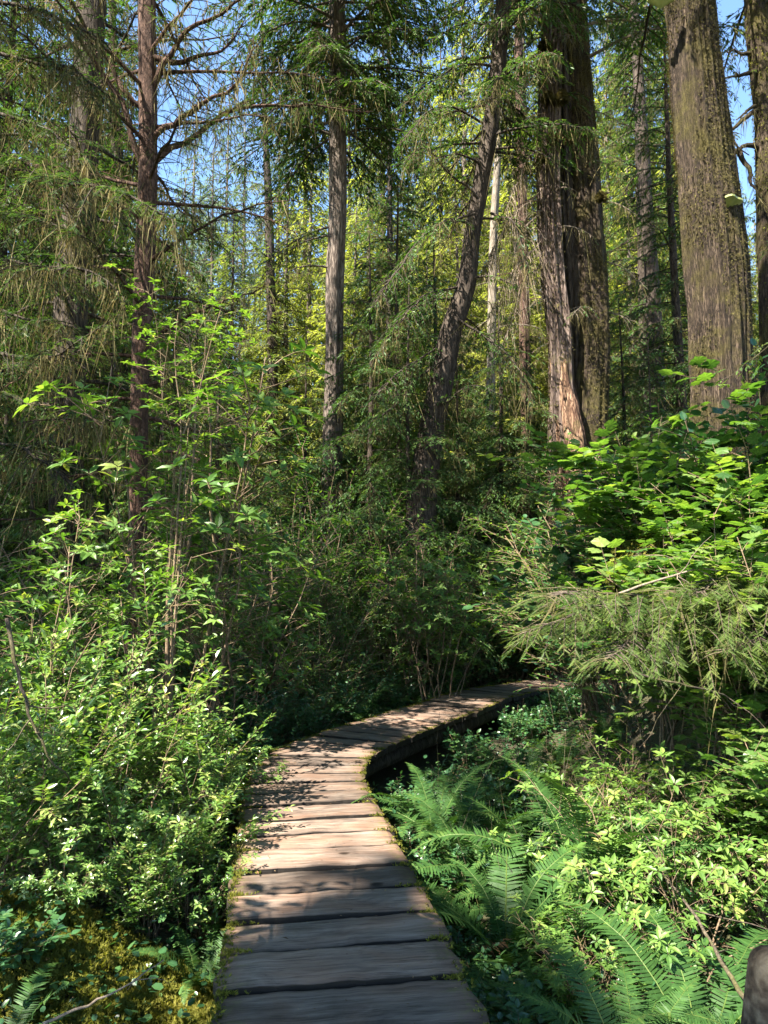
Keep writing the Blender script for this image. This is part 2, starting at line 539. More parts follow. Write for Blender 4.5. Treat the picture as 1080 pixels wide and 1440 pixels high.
nt.links.new(crn.outputs[0], pbn.inputs['Base Color'])
bpn = N(nt, "ShaderNodeBump", i_Strength=0.8, i_Distance=0.012)
nt.links.new(nzn.outputs['Fac'], bpn.inputs['Height'])
nt.links.new(bpn.outputs[0], pbn.inputs['Normal'])
nt.links.new(pbn.outputs[0], out.inputs[0])
M['rail'] = m

# ------------------------------------------------------------------ leaf templates  (x side, y along, z normal)
def _t(v, *f):
    return (np.array(v, float), [np.array(q, np.int64) for q in f])


LEAF_HI = _t([(0, 0, 0), (-.19, .28, .05), (0, .30, -.005), (.19, .28, .05), (-.165, .62, .035), (0, .64, -.03), (.165, .62, .035), (0, 1, -.11)],
             [(0, 2, 1), (0, 3, 2), (4, 5, 7), (5, 6, 7)], [(1, 2, 5, 4), (2, 3, 6, 5)])
LEAF_WIDE = (LEAF_HI[0] * np.array([1.55, 1, 1]), LEAF_HI[1])
LEAF_LO = _t([(0, 0, 0), (.21, .42, .05), (0, 1, -.06), (-.21, .42, .05)], [(0, 1, 2), (0, 2, 3)])
LEAF_RND = _t([(0, 0, 0), (.30, .25, .04), (.28, .7, .02), (0, 1, -.05), (-.28, .7, .02), (-.30, .25, .04)], [(0, 1, 2), (0, 2, 3), (0, 3, 4), (0, 4, 5)])
_a = np.radians([-90, -62, -38, -18, 8, 28, 50, 72, 90, 108, 130, 152, 172, 198, 218, 242])
_r = [.42, .46, .40, .50, .56, .44, .50, .40, .66, .40, .50, .44, .56, .50, .40, .46]
_ring = [(math.cos(a) * r * 1.05, .42 + math.sin(a) * r, -.22 * r * r + .04 * (i % 2)) for i, (a, r) in enumerate(zip(_a, _r))]
MAPLE = _t([(0, .42, .03)] + _ring, [(0, i + 1, (i + 1) % 16 + 1) for i in range(16)])
PINNA = _t([(-.07, 0, 0), (.09, 0.02, 0), (.085, .5, -.02), (-.07, .5, -.02), (.0, 1, -.10)], [(3, 2, 4)], [(0, 1, 2, 3)])
TWIG_LO = _t([(0, 0, 0), (.13, .45, .02), (0, 1, -.06), (-.13, .45, .02)], [(0, 1, 2), (0, 2, 3)])
_nv, _nf = [], []
for _i in range(10):
    _y = .05 + .93 * _i / 9
    for _s in (-1, 1):
        _b = len(_nv)
        _l = .17 * (1 - .45 * _i / 9) * (1.0 if _i % 2 else .75)
        _nv += [(0, _y - .028, 0), (0, _y + .028, 0), (_s * _l, _y + .09, .015)]
        _nf.append((_b, _b + 1, _b + 2) if _s < 0 else (_b + 1, _b, _b + 2))
_nv += [(-.008, 0, .002), (.008, 0, .002), (0, 1, .002)]
_nf.append((len(_nv) - 3, len(_nv) - 2, len(_nv) - 1))
TWIG_HI = _t(_nv, _nf)
STRAND = _t([(-.022, 0, 0), (.022, 0, 0), (-.004, .45, .03), (.036, .42, .03), (.012, 1, -.03)], [(2, 3, 4)], [(0, 1, 3, 2)])
TUFT = _t([(-.2, 0, 0), (.2, 0, 0), (.05, 1, .15), (0, -.2, 0), (0, .2, .05), (-.35, .8, .3), (.35, .7, -.2)], [(0, 1, 2), (3, 4, 5), (3, 6, 4)])


def rvec(rg, n):
    return norm(rg.normal(size=(n, 3)))


# ------------------------------------------------------------------ ground
PATH = np.array([(0.25, -2.0), (0.03, 1.2), (-0.10, 2.67), (-0.40, 4.8), (-0.665, 6.75), (-0.60, 7.45), (-0.16, 8.45), (0.34, 9.4),
                 (0.95, 10.5), (1.55, 11.6), (2.4, 12.55), (3.6, 13.2), (5.2, 13.7), (7.2, 14.0)])


def curve(pts, step):
    pts = np.asarray(pts, float)
    d = np.concatenate([[0], np.cumsum(np.linalg.norm(np.diff(pts, axis=0), axis=1))])
    s = np.arange(0, d[-1], step)
    out = []
    m = np.gradient(pts, d, axis=0)
    i = np.clip(np.searchsorted(d, s, side='right') - 1, 0, len(d) - 2)
    h = d[i + 1] - d[i]
    t = ((s - d[i]) / h)[:, None]
    h = h[:, None]
    return (2 * t ** 3 - 3 * t ** 2 + 1) * pts[i] + (t ** 3 - 2 * t ** 2 + t) * h * m[i] + (-2 * t ** 3 + 3 * t ** 2) * pts[i + 1] + (t ** 3 - t ** 2) * h * m[i + 1]


PATHC = curve(PATH, 0.08)


def pdist(x, y):
    x = np.atleast_1d(np.asarray(x, float))
    y = np.atleast_1d(np.asarray(y, float))
    out = np.empty(len(x))
    for a in range(0, len(x), 20000):
        out[a:a + 20000] = np.sqrt(((x[a:a + 20000, None] - PATHC[None, :, 0]) ** 2 + (y[a:a + 20000, None] - PATHC[None, :, 1]) ** 2).min(1))
    return out


def gz(x, y):
    x = np.asarray(x, float)
    y = np.asarray(y, float)
    z = -0.50 + 0.10 * fbm(x * .7, y * .7, 0, 3)
    z = z + 1.75 * smooth(1.5, 3.3, x) * smooth(4.4, 6.0, y) * (1 - 0.85 * smooth(7.6, 9.6, y) * (1 - smooth(14.0, 15.5, y)))
    z = z + 1.5 * smooth(14.0, 17, y) + 0.03 * np.maximum(y - 24, 0)
    z = z + 0.30 * smooth(-0.8, -1.8, x) * (1 - smooth(4.0, 6.0, y)) + 0.25 * smooth(-1.5, -6, x)
    return z


def gz1(x, y):
    return float(gz(np.array([x]), np.array([y]))[0])


gx = np.unique(np.concatenate([np.linspace(-8, 9, 150), np.linspace(-150, -8, 40), np.linspace(9, 150, 40)]))
gy = np.unique(np.concatenate([np.linspace(-6, 20, 200), np.linspace(20, 260, 60), np.linspace(-60, -6, 14)]))
X, Y = np.meshgrid(gx, gy)
Z = gz(X, Y)
pd = pdist(X.ravel(), Y.ravel()).reshape(X.shape)
Z = np.minimum(Z, -0.32 + 0.6 * np.maximum(pd - 0.6, 0))
g = Geo()
nx, ny = len(gx), len(gy)
ii = (np.arange(ny - 1)[:, None] * nx + np.arange(nx - 1)[None]).ravel()
g.add(np.stack([X, Y, Z], -1), np.stack([ii, ii + 1, ii + nx + 1, ii + nx], -1))
tag(g.build("ground", M['soil'], shade=True), kind='structure')


def gnd(x, y):
    x = np.atleast_1d(x)
    y = np.atleast_1d(y)
    return np.minimum(gz(x, y), -0.32 + 0.6 * np.maximum(pdist(x, y) - 0.6, 0))


def gnd1(x, y):
    return float(gnd(x, y)[0])


# ------------------------------------------------------------------ boardwalk
def boardwalk():
    rg = np.random.default_rng(11)
    root = thing("boardwalk", (0, 0, gnd1(0, 2)), "weathered plank boardwalk with mossy edges winding away through the ferns", "boardwalk")
    z0 = -root.location.z
    C = curve(PATH, 0.005)
    d = np.concatenate([[0], np.cumsum(np.linalg.norm(np.diff(C, axis=0), axis=1))])
    Tn = norm(np.gradient(C, axis=0))
    k = 41
    Ts = np.stack([np.convolve(np.pad(Tn[:, i], k // 2, mode='edge'), np.ones(k) / k, 'valid') for i in (0, 1)], 1)
    Ts = norm(Ts)
    me_v, me_f, rn, ew, uv, dirt = [], [], [], [], [], []
    s = 0.3
    planks = []
    while s < d[-1] - 0.5:
        w = rg.uniform(0.265, 0.315)
        a, b = np.interp([s, s + w], d, C[:, 0]), np.interp([s, s + w], d, C[:, 1])
        ta = norm(np.array([[np.interp(q, d, Ts[:, 0]), np.interp(q, d, Ts[:, 1])] for q in (s, s + w)]))
        planks.append((a, b, ta, w))
        s += w + rg.uniform(0.026, 0.046)
    tuftT = []
    nb = 0
    NU, NV = 30, 9
    for (pa, pb_, ta, w) in planks:
        hl, hr = rg.uniform(.485, .515), rg.uniform(.485, .515)
        tilt = rg.normal(0, .004)
        z = rg.normal(0, .005)
        r = rg.uniform()
        u = np.linspace(-1, 1, NU)
        vv = np.array([0, .025, .09, .3, .5, .7, .91, .975, 1])
        U, Vv = np.meshgrid(u, vv)
        jit = rg.normal(0, .004, (NV, NU))
        sd = rg.integers(1000)
        side = np.where(U < 0, U * hl, U * hr)
        # wavy long edges, chewed ends
        e0 = .006 * vnoise(u * 6, 0 * u, 0, sd) + .004 * vnoise(u * 17, 0 * u, 3, sd)
        e1 = .006 * vnoise(u * 6, 0 * u, 9, sd) + .004 * vnoise(u * 17, 0 * u, 7, sd)
        endj = .016 * vnoise(vv * 3, 0 * vv, 1, sd)
        px_ = np.empty((NV, NU))
        py_ = np.empty((NV, NU))
        for j in range(NV):
            c = np.array([pa[0] + (pa[1] - pa[0]) * vv[j], pb_[0] + (pb_[1] - pb_[0]) * vv[j]])
            t = norm((ta[0] + (ta[1] - ta[0]) * vv[j])[None])[0]
            nrm = np.array([t[1], -t[0]])
            off = (e0 * (1 - vv[j]) - e1 * vv[j])
            sj = side[j] + np.where(np.abs(u) > .999, np.sign(u) * endj[j], 0)
            px_[j] = c[0] + nrm[0] * sj + t[0] * off
            py_[j] = c[1] + nrm[1] * sj + t[1] * off
        top = z + tilt * U + .003 * vnoise(U * 3, Vv * 2, 0, sd) - .009 * (np.abs(Vv - .5) * 2) ** 6 - .012 * smooth(.9, 1.0, np.abs(U)) * rg.uniform(0, 1)
        Vt = np.stack([px_, py_, top + z0], -1).reshape(-1, 3)
        Vb = np.stack([px_, py_, top * 0 + z - .062 + z0], -1).reshape(-1, 3)
        n = NU * NV
        idx = (np.arange(NV - 1)[:, None] * NU + np.arange(NU - 1)[None]).ravel()
        qt = np.stack([idx, idx + 1, idx + NU + 1, idx + NU], -1)
        # separate vertices for the board's sides keep its edges crisp
        bord = np.concatenate([np.arange(NU), np.arange(1, NV) * NU + NU - 1, (NV - 1) * NU + np.arange(NU - 2, -1, -1), np.arange(NV - 2, 0, -1) * NU])
        nbd = len(bord)
        Vs = np.concatenate([Vt[bord], Vb[bord]])
        k = np.arange(nbd)
        qs = np.stack([k, n * 0 + (k + nbd), (k + 1) % nbd + nbd, (k + 1) % nbd], -1) + n
        me_v += [Vt, Vs]
        me_f += [qt + nb, qs + nb]
        ue = np.abs(U).ravel()
        uvt = np.stack([side.ravel(), Vv.ravel() * w], -1)
        uvs = np.concatenate([uvt[bord], uvt[bord] + .06])
        uv += [uvt, uvs]
        e = smooth(.62, 1.0, ue)
        ew += [e, np.concatenate([e[bord], e[bord]]) * .6 + .3]
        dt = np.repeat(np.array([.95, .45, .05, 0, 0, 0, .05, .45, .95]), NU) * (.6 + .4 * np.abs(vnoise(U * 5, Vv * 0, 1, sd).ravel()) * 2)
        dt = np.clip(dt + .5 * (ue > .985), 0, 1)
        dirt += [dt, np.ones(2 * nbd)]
        rn += [np.full(n + 2 * nbd, r)]
        nb += n + 2 * nbd
        # moss and needles gathered at the plank's ends and in its far gap
        t1 = ta[1]
        n1 = np.array([t1[1], -t1[0]])
        c1 = np.array([pa[1], pb_[1]])
        for _ in range(46):
            sgn = -1 if rg.uniform() < .6 else 1
            q = sgn * .5 * (1 - abs(rg.normal(0, .11)))
            tuftT.append(np.array([*(c1 + n1 * q + t1 * rg.normal(.008, .010)), z0 + z - .004]))
        for _ in range(55):
            q = rg.choice([-1, 1], p=[.72, .28]) * .5 * rg.uniform(.93, 1.02)
            f = rg.uniform(0, 1)
            c = c1 - t1 * w * f
            tuftT.append(np.array([*(c + n1 * q), z0 + z - .006]))
    G = Geo()
    G.v, G.r = [np.concatenate(me_v).astype(np.float32)], [np.concatenate(rn).astype(np.float32)]
    G.f, G.n = [(np.concatenate(me_f), 0)], nb
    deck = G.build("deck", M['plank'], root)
    a = deck.data.attributes.new('endw', 'FLOAT', 'POINT')
    a.data.foreach_set('value', np.concatenate(ew).astype(np.float32))
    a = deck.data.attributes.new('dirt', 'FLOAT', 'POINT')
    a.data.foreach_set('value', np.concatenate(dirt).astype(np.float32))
    ul = deck.data.uv_layers.new(name="grain")
    li = np.empty(len(deck.data.loops), np.int32)
    deck.data.loops.foreach_get('vertex_index', li)
    ul.data.foreach_set('uv', np.concatenate(uv)[li].astype(np.float32).ravel())
    # two bearer logs under the deck
    for sgn in (-1, 1):
        n_ = np.stack([Ts[:, 1], -Ts[:, 0]], 1)
        L_ = (C + n_ * sgn * .36)[::60]
        pts = np.concatenate([L_, np.full((len(L_), 1), z0 - .17)], 1)[None]
        b = Geo()
        b.tubes(pts, .10, 10)
        b.build("bearer_log", M['dark_bark'], root, True)
    tt = np.array(tuftT)
    d_ = norm(np.stack([rg.normal(0, .8, len(tt)), rg.normal(0, .8, len(tt)), rg.uniform(.3, 1.2, len(tt))], 1))
    mg = Geo()
    for jj in range(3):
        tj = tt + rg.normal(0, .006, tt.shape) * np.array([1, 1, .3])
        dj = norm(d_ + rg.normal(0, .5, d_.shape))
        dj[:, 2] = np.abs(dj[:, 2])
        mg.inst(TUFT, frames(dj, rvec(rg, len(tt))) * rg.uniform(.008, .024, (len(tt), 1, 1)), tj, np.clip(rg.normal(.45, .25, len(tt)), 0, 1))
    tag(mg.build("edge_moss", M['moss'], root), kind='stuff')
    # fallen needles and leaf bits lying on the boards
    ni = 1500
    i = rg.integers(60, len(C) - 100, ni)
    n_ = np.stack([Ts[i, 1], -Ts[i, 0]], 1)
    p = C[i] + n_ * rg.uniform(-.48, .48, (ni, 1))
    a_ = rg.uniform(0, 2 * np.pi, ni)
    lg = Geo()
    lg.inst(LEAF_LO, frames(np.stack([np.cos(a_), np.sin(a_), rg.normal(0, .1, ni)], 1), np.array([[0, 0, 1.0]]) + rg.normal(0, .15, (ni, 3)))
            * (rg.uniform(.006, .02, ni) * (1 + 1.4 * (rg.uniform(size=ni) < .06)))[:, None, None] * np.array([.8, 1, 1]),
            np.concatenate([p, np.full((ni, 1), .010)], 1), rg.uniform(0, 1, ni))
    tag(lg.build("fallen_leaf_litter", M['litter']), kind='stuff')


boardwalk()

# ------------------------------------------------------------------ trunks
def spline(pts, n):
    pts = np.asarray(pts, float)
    d = np.concatenate([[0], np.cumsum(np.linalg.norm(np.diff(pts[:, :3], axis=0), axis=1))])
    m = np.gradient(pts, d, axis=0)
    s = np.linspace(0, d[-1], n)
    i = np.clip(np.searchsorted(d, s, side='right') - 1, 0, len(d) - 2)
    h = (d[i + 1] - d[i])[:, None]
    t = (s - d[i])[:, None] / h
    return (2 * t ** 3 - 3 * t ** 2 + 1) * pts[i] + (t ** 3 - 2 * t ** 2 + t) * h * m[i] + (-2 * t ** 3 + 3 * t ** 2) * pts[i + 1] + (t ** 3 - t ** 2) * h * m[i + 1]


def trunk_geo(G, path, sides=40, rows=160, ridge=.08, rf=5.0, lump=.06, seed=0, flare=.5, flare_h=.8, zf=.35, mat=0):
    """path (K,4): x,y,z,radius from the ground up"""
    S = spline(path, rows)
    c, r = S[:, :3], np.maximum(S[:, 3], .004)
    T = norm(np.gradient(c, axis=0))
    A = norm(np.cross(T, np.array([0.02, 1.0, 0.05])))
    B = np.cross(T, A)
    th = np.arange(sides) / sides * 2 * np.pi
    ct, st = np.cos(th)[None], np.sin(th)[None]
    z = c[:, 2:3]
    rd = np.abs(vnoise(ct * rf + seed, st * rf, z * zf, seed)) + .5 * np.abs(vnoise(ct * rf * 2.3, st * rf * 2.3 + seed, z * zf * 2.2, seed + 5))
    lm = fbm(ct * 1.2 + seed, st * 1.2, z * .7, seed + 9)
    h = np.maximum(z - path[0][2], 0)
    fl = flare * np.exp(-h / flare_h) * (1 + .55 * np.sin(th * 5 + seed)[None] * np.exp(-h / (flare_h * 1.5)))
    rr = r[:, None] * (1 + ridge * (rd - 1.1) * 2 + lump * lm + fl)
    V = c[:, None, :] + (A[:, None, :] * ct[..., None] + B[:, None, :] * st[..., None]) * rr[..., None]
    k = np.arange(rows - 1)[:, None]
    s = np.arange(sides)[None]
    s2 = (s + 1) % sides
    q = np.stack([k * sides + s, k * sides + s2, (k + 1) * sides + s2, (k + 1) * sides + s], -1).reshape(-1, 4)
    capv = (rows - 1) * sides
    cap = np.array([[capv, capv + i, capv + i + 1] for i in range(1, sides - 1)])
    G.add(V.reshape(-1, 3), [q, cap], .5, mat)
    return V, c, r


def trunk_moss(G, V, c, rg, n, lo, hi, zr=None, bias=None, hang=.5):
    rows, sides, _ = V.shape
    i = rg.integers(0, rows, n)
    j = rg.integers(0, sides, n)
    p = V[i, j]
    out = norm(p - c[i])
    keep = np.ones(n, bool)
    if zr:
        keep &= (p[:, 2] > zr[0]) & (p[:, 2] < zr[1])
    patch = fbm(p[:, 0] * 2.6, p[:, 1] * 2.6, p[:, 2] * 1.1, 31, 4) * 1.3
    keep &= (patch + .25 + (0 if bias is None else out @ np.asarray(bias, float)) + rg.normal(0, .14, n)) > -.12
    p, out = p[keep], out[keep]
    m = len(p)
    p = p + rg.normal(0, .03, p.shape) * np.array([1, .4, 1.6])
    d = norm(out * rg.uniform(.2, .8, (m, 1)) + rg.normal(0, .35, (m, 3)) + np.array([0, 0, -hang]))
    G.inst(TUFT, frames(d, out + rg.normal(0, .3, (m, 3))) * (lo * (hi / lo) ** rg.uniform(0, 1, m))[:, None, None], p - out * .004, np.clip(rg.normal(.5, .25, m), 0, 1))


# ------------------------------------------------------------------ conifer limbs
UP = np.array([0, 0, 1.0])


def limb(GW, GF, GM, rg, base, az, L, rise=.1, droop=.35, r0=.03, dens=7.0, tw=.09, twd=16.0, tpl=TWIG_LO, moss=0.0, ml=.22, spread=.42,
         bare=0.12, wig=.06, sides=5, bsag=.35, path=None, fol=1.0):
    K = 10
    t = np.linspace(0, 1, K)
    if path is None:
        h = np.array([math.cos(az), math.sin(az), 0])
        lat = np.array([-h[1], h[0], 0])
        w1 = wig * L * np.cumsum(rg.normal(0, .35, K)) * t
        w2 = wig * L * np.cumsum(rg.normal(0, .25, K)) * t
        pts = base + np.outer(t * L, h) + np.outer(w1, lat) + np.outer(L * (rise * t - droop * t ** 2) + w2, UP)
    else:
        K = 14
        t = np.linspace(0, 1, K)
        pts = spline(path, K)
        pts[1:] += np.cumsum(rg.normal(0, .022, (K - 1, 3)), axis=0) * np.array([1, 1, 1.2])
        L = np.linalg.norm(np.diff(pts, axis=0), axis=1).sum()
    if GW is not None:
        GW.tubes(pts[None], (r0 * (1 - .85 * t))[None], sides)
    nb = max(3, int(L * dens))
    t0 = bare + (1 - bare) * (np.arange(2 * nb) // 2 + rg.uniform(.0, .8, 2 * nb)) / nb
    t0 = np.clip(t0, 0, .995)
    sg = np.where(np.arange(2 * nb) % 2, 1.0, -1.0)
    tg = norm(np.gradient(pts, axis=0))
    pos = np.stack([np.interp(t0, t, pts[:, i]) for i in range(3)], 1)
    tan = norm(np.stack([np.interp(t0, t, tg[:, i]) for i in range(3)], 1))
    lat = norm(np.cross(tan, UP))
    lb = (L * spread * (1 - t0) ** .65 * np.minimum(1, .35 + t0 * 2.2) + .10) * rg.uniform(.55, 1.1, 2 * nb)
    dv = norm(tan * rg.uniform(.45, .8, (2 * nb, 1)) + lat * sg[:, None] * rg.uniform(.6, 1.0, (2 * nb, 1)) + UP * rg.normal(.02, .14, (2 * nb, 1)))
    KB = 5
    tb = np.linspace(0, 1, KB)
    BP = pos[:, None, :] + dv[:, None, :] * (lb[:, None, None] * tb[None, :, None])
    BP[..., 2] -= (bsag * lb * rg.uniform(.5, 1.3, 2 * nb))[:, None] * tb[None] ** 2
    if GW is not None:
        GW.tubes(BP, (np.minimum(.009, r0 * .3) * (1 - .7 * tb))[None].repeat(2 * nb, 0), 3)
    bt = norm(np.gradient(BP, axis=1))
    brn = np.clip(rg.normal(.45, .2, 2 * nb), 0, 1)
    alive = rg.uniform(size=2 * nb) < fol
    cnt = np.where(alive, np.maximum(2, (lb * twd * 2).astype(int)), 0)
    bi = np.repeat(np.arange(2 * nb), cnt)
    n = len(bi)
    if n and GF is not None:
        u = rg.uniform(.05, 1, n) ** .85
        f = u * (KB - 1)
        k0 = np.minimum(f.astype(int), KB - 2)
        fr = (f - k0)[:, None]
        p = BP[bi, k0] * (1 - fr) + BP[bi, k0 + 1] * fr
        tn = bt[bi, k0]
        sd = norm(np.cross(tn, UP))
        s = np.where(rg.uniform(size=n) < .5, 1.0, -1.0)[:, None]
        d = norm(tn * rg.uniform(.5, 1.0, (n, 1)) + sd * s * rg.uniform(.35, .85, (n, 1)) + UP * rg.normal(-.12, .16, (n, 1)))
        sc = tw * rg.uniform(.6, 1.25, n) * (1.15 - .45 * u)
        GF.inst(tpl, frames(d, UP + rg.normal(0, .30, (n, 3))) * sc[:, None, None], p, np.clip(brn[bi] + rg.normal(0, .15, n) + .12 * (u - .5), 0, 1))
    if moss > 0 and GM is not None:
        nm = int(moss * L)
        bm = rg.integers(0, 2 * nb, nm)
        tm = rg.uniform(0, .9, nm)
        pm = pos[bm] * (1 - tm[:, None]) + BP[bm, -1] * tm[:, None]
        pm[:, 2] -= (bsag * lb[bm]) * tm ** 2 - (bsag * lb[bm]) * tm
        main = rg.uniform(size=nm) < .45
        tt_ = rg.uniform(0, 1, nm)
        pm2 = np.stack([np.interp(tt_, t, pts[:, i]) for i in range(3)], 1)
        pm = np.where(main[:, None], pm2, pm)
        ph = rg.uniform(0, 50)
        wgt = np.clip(.75 + 1.3 * vnoise(pm[:, 0] * 3.2 + ph, pm[:, 1] * 3.2, pm[:, 2] * 1.5, 3), .12, 2.2)
        pm = pm[rg.uniform(size=nm) < wgt]
        wgt = np.clip(.75 + 1.3 * vnoise(pm[:, 0] * 3.2 + ph, pm[:, 1] * 3.2, pm[:, 2] * 1.5, 3), .12, 2.2)
        nm = len(pm)
        cl = rg.normal(0, 1, (nm, 3)) * .02
        l = ml * rg.gamma(1.4, .6, nm) * (.35 + .75 * wgt)
        d = norm(np.stack([rg.normal(0, .28, nm), rg.normal(0, .28, nm), -np.ones(nm)], 1))
        GM.inst(STRAND, frames(d, rvec(rg, nm)) * (np.stack([np.minimum(l, .25) * .9, l, l * .8], 1))[:, None, :], pm + cl, np.clip(rg.normal(.5, .25, nm), 0, 1))
    return pts


def radial_limbs(GW, GF, GM, rg, c, r, z0, z1, n, L0, L1, zt=None, avoid=None, **kw):
    """limbs spread round a trunk with centre line c (rows,3) between heights z0..z1, L0 at the bottom to L1 at the top"""
    az = rg.uniform(0, 2 * np.pi)
    for i in range(n):
        f = (i + rg.uniform(0, 1)) / n
        z = z0 + (z1 - z0) * f
        az += 2.4 + rg.normal(0, .35)
        if avoid and avoid(az % (2 * np.pi)):
            az += 1.5
        b = np.array([np.interp(z, c[:, 2], c[:, 0]), np.interp(z, c[:, 2], c[:, 1]), z])
        rr = np.interp(z, c[:, 2], r)
        L = (L0 + (L1 - L0) * f) * rg.uniform(.65, 1.2)
        k2 = dict(kw)
        k2['rise'] = kw.get('rise', .1) + rg.normal(0, .10)
        k2['droop'] = kw.get('droop', .35) * rg.uniform(.6, 1.4)
        limb(GW, GF, GM, rg, b + np.array([math.cos(az), math.sin(az), 0]) * rr * .7, az, L, **k2)


def pxpath(pts, Y, ground=True, top=None):
    """pts: (px,py,width_px[,dY]) bottom to top at distance Y -> (x,y,z,r)"""
    out = []
    for q in pts:
        yy = Y + (q[3] if len(q) > 3 else 0)
        p = P(q[0], q[1], yy)
        out.append([*p, q[2] * yy / F / 2])
    if ground:
        a, b = out[0], out[1]
        z = gnd1(a[0], a[1]) - .15
        k = (a[2] - z) / max(b[2] - a[2], .1) * .35
        out.insert(0, [a[0] - (b[0] - a[0]) * k, a[1], z, a[3] * 1.12])
    if top:
        a, b = out[-2], out[-1]
        k = (top - b[2]) / max(b[2] - a[2], .1)
        out.append([b[0] + (b[0] - a[0]) * k * .8, b[1] + (b[1] - a[1]) * k, top, b[3] * .35])
    return np.array(out)


def tree_root(name, path, label, cat="tree", group=None):
    return thing(name, path[0][:3], label, cat, group)


def finish(root, GW, GF, GM, wood, needle, lich, GT=None, tm=None):
    o = Vector(root.location)
    for nm, G, mt in (("trunk", GW, wood), ("crown", GF, needle), ("hanging_lichen", GM, lich), ("trunk_moss", GT, tm)):
        if G is not None and G.n:
            ob = G.build(nm, mt, root, nm == "trunk")
            ob.location = -o


#TREES
def T1():
    rg = np.random.default_rng(101)
    path = pxpath([(193, 780, 27), (196, 560, 27), (203, 380, 29), (208, 230, 29), (207, 60, 28), (206, -150, 26)], 9, top=15)
    root = tree_root("conifer_tree", path, "slim red-brown conifer trunk with long mossy limbs, left of the leaning multi-stemmed shrub")
    GW, GF, GM = Geo(), Geo(), Geo()
    V, c, r = trunk_geo(GW, path, 28, 220, .06, 4, .05, 1, .35, .5)
    kw = dict(moss=120, ml=.22, r0=.028, tpl=TWIG_HI, tw=.10)
    # the limbs that show against the sky, then the rest all round
    for pts, f, dn in (([(203, 235), (150, 120), (100, 50), (40, -30)], .25, 5), ([(220, 225), (270, 195), (330, 145), (420, 132), (520, 140)], .75, 7),
                       ([(210, 205), (260, 155), (320, 130), (360, 60)], .35, 6), ([(210, 130), (260, 60), (330, 15), (390, -20)], .3, 6),
                       ([(208, 80), (290, 75), (340, 35)], .3, 5), ([(200, 150), (150, 75), (120, 60)], .3, 5)):
        q = np.array([P(a, b, 9 + .35 * i * (1 if len(pts) == 5 else -.6)) for i, (a, b) in enumerate(pts)])
        limb(GW, GF, GM, rg, q[0], 0, 1, path=q, dens=dn, fol=f, spread=.26, **{**kw, 'r0': .045, 'moss': 130})
    radial_limbs(GW, GF, GM, rg, c, r, 1.6, 4.6, 16, 1.6, 1.9, dens=6, fol=.8, spread=.40, droop=.35, bsag=.5, twd=22, **kw)
    radial_limbs(GW, GF, GM, rg, c, r, 4.6, 9.0, 20, 1.9, 2.3, dens=6, fol=.5, spread=.32, droop=.15, rise=.25, bsag=.3, **kw)
    radial_limbs(GW, GF, GM, rg, c, r, 9.3, 15, 18, 2.4, .8, dens=6, fol=.9, spread=.36, droop=.3, bsag=.5, **kw)
    finish(root, GW, GF, GM, M['red_bark'], M['needle'], M['lichen'])


def T2():
    rg = np.random.default_rng(102)
    path = pxpath([(94, 700, 50), (96, 560, 48), (104, 380, 48), (118, 200, 46), (128, 0, 44)], 12, top=20)
    root = tree_root("conifer_tree", path, "thick dark conifer trunk in deep shade, far left of the slim red-brown trunk")
    GW, GF, GM = Geo(), Geo(), Geo()
    V, c, r = trunk_geo(GW, path, 36, 200, .07, 5, .05, 2, .4, .6)
    kw = dict(moss=70, ml=.26, r0=.035)
    radial_limbs(GW, GF, GM, rg, c, r, 3.2, 9, 38, 2.4, 2.9, dens=6, fol=.85, spread=.40, droop=.35, bsag=.5, tw=.12, twd=20, **kw)
    radial_limbs(GW, GF, GM, rg, c, r, 9, 20, 34, 3.4, 1.0, dens=5, fol=.9, spread=.36, droop=.3, bsag=.5, tw=.12, twd=13, **kw)
    finish(root, GW, GF, GM, M['dark_bark'], M['needle'], M['lichen'])


def T0():
    """conifer just outside the left edge, its low boughs reach in"""
    rg = np.random.default_rng(103)
    b = P(-160, 700, 8.5)
    path = np.array([[b[0], b[1], gnd1(b[0], b[1]) - .1, .24], [b[0], b[1], 4, .20], [b[0] + .1, b[1], 9, .16], [b[0] + .1, b[1], 14, .04]])
    root = tree_root("conifer_tree", path, "conifer beyond the left edge whose lichen-draped boughs reach in over the pale shrubs")
    GW, GF, GM = Geo(), Geo(), Geo()
    V, c, r = trunk_geo(GW, path, 24, 120, .06, 4, .05, 3, .35, .5)
    kw = dict(moss=210, ml=.24)
    for pts, f in (([(-140, 470), (-40, 480), (60, 500), (130, 470), (185, 440)], .5), ([(-140, 360), (-30, 370), (60, 385), (150, 400), (178, 432)], .35),
                   ([(-140, 250), (0, 240), (90, 262), (190, 290), (240, 330)], .9), ([(-140, 290), (0, 296), (60, 310), (120, 335)], .6),
                   ([(-140, 180), (-20, 150), (80, 190), (160, 240)], .8), ([(-140, 560), (-20, 545), (60, 565), (150, 590), (190, 600)], .6),
                   ([(-140, 100), (-20, 60), (60, 70), (150, 120)], .6), ([(-140, 640), (-20, 620), (50, 640), (120, 700)], .6),
                   ([(-140, 40), (0, 0), (90, 30), (150, 60)], .5), ([(-140, 420), (-30, 430), (40, 445), (100, 450)], .8)):
        q = np.array([P(a, b_, 8.5 - .35 * i + rg.normal(0, .15)) for i, (a, b_) in enumerate(pts)])
        limb(GW, GF, GM, rg, q[0], 0, 1, path=q, dens=9, fol=min(1, f + .3), spread=.32, r0=.04, bsag=.45, tw=.10, twd=26, tpl=TWIG_HI, **kw)
    radial_limbs(GW, GF, GM, rg, c, r, 6.5, 14, 20, 2.6, .8, dens=6, fol=.9, spread=.36, droop=.3, bsag=.5, r0=.03, **kw)
    finish(root, GW, GF, GM, M['dark_bark'], M['needle'], M['lichen'])


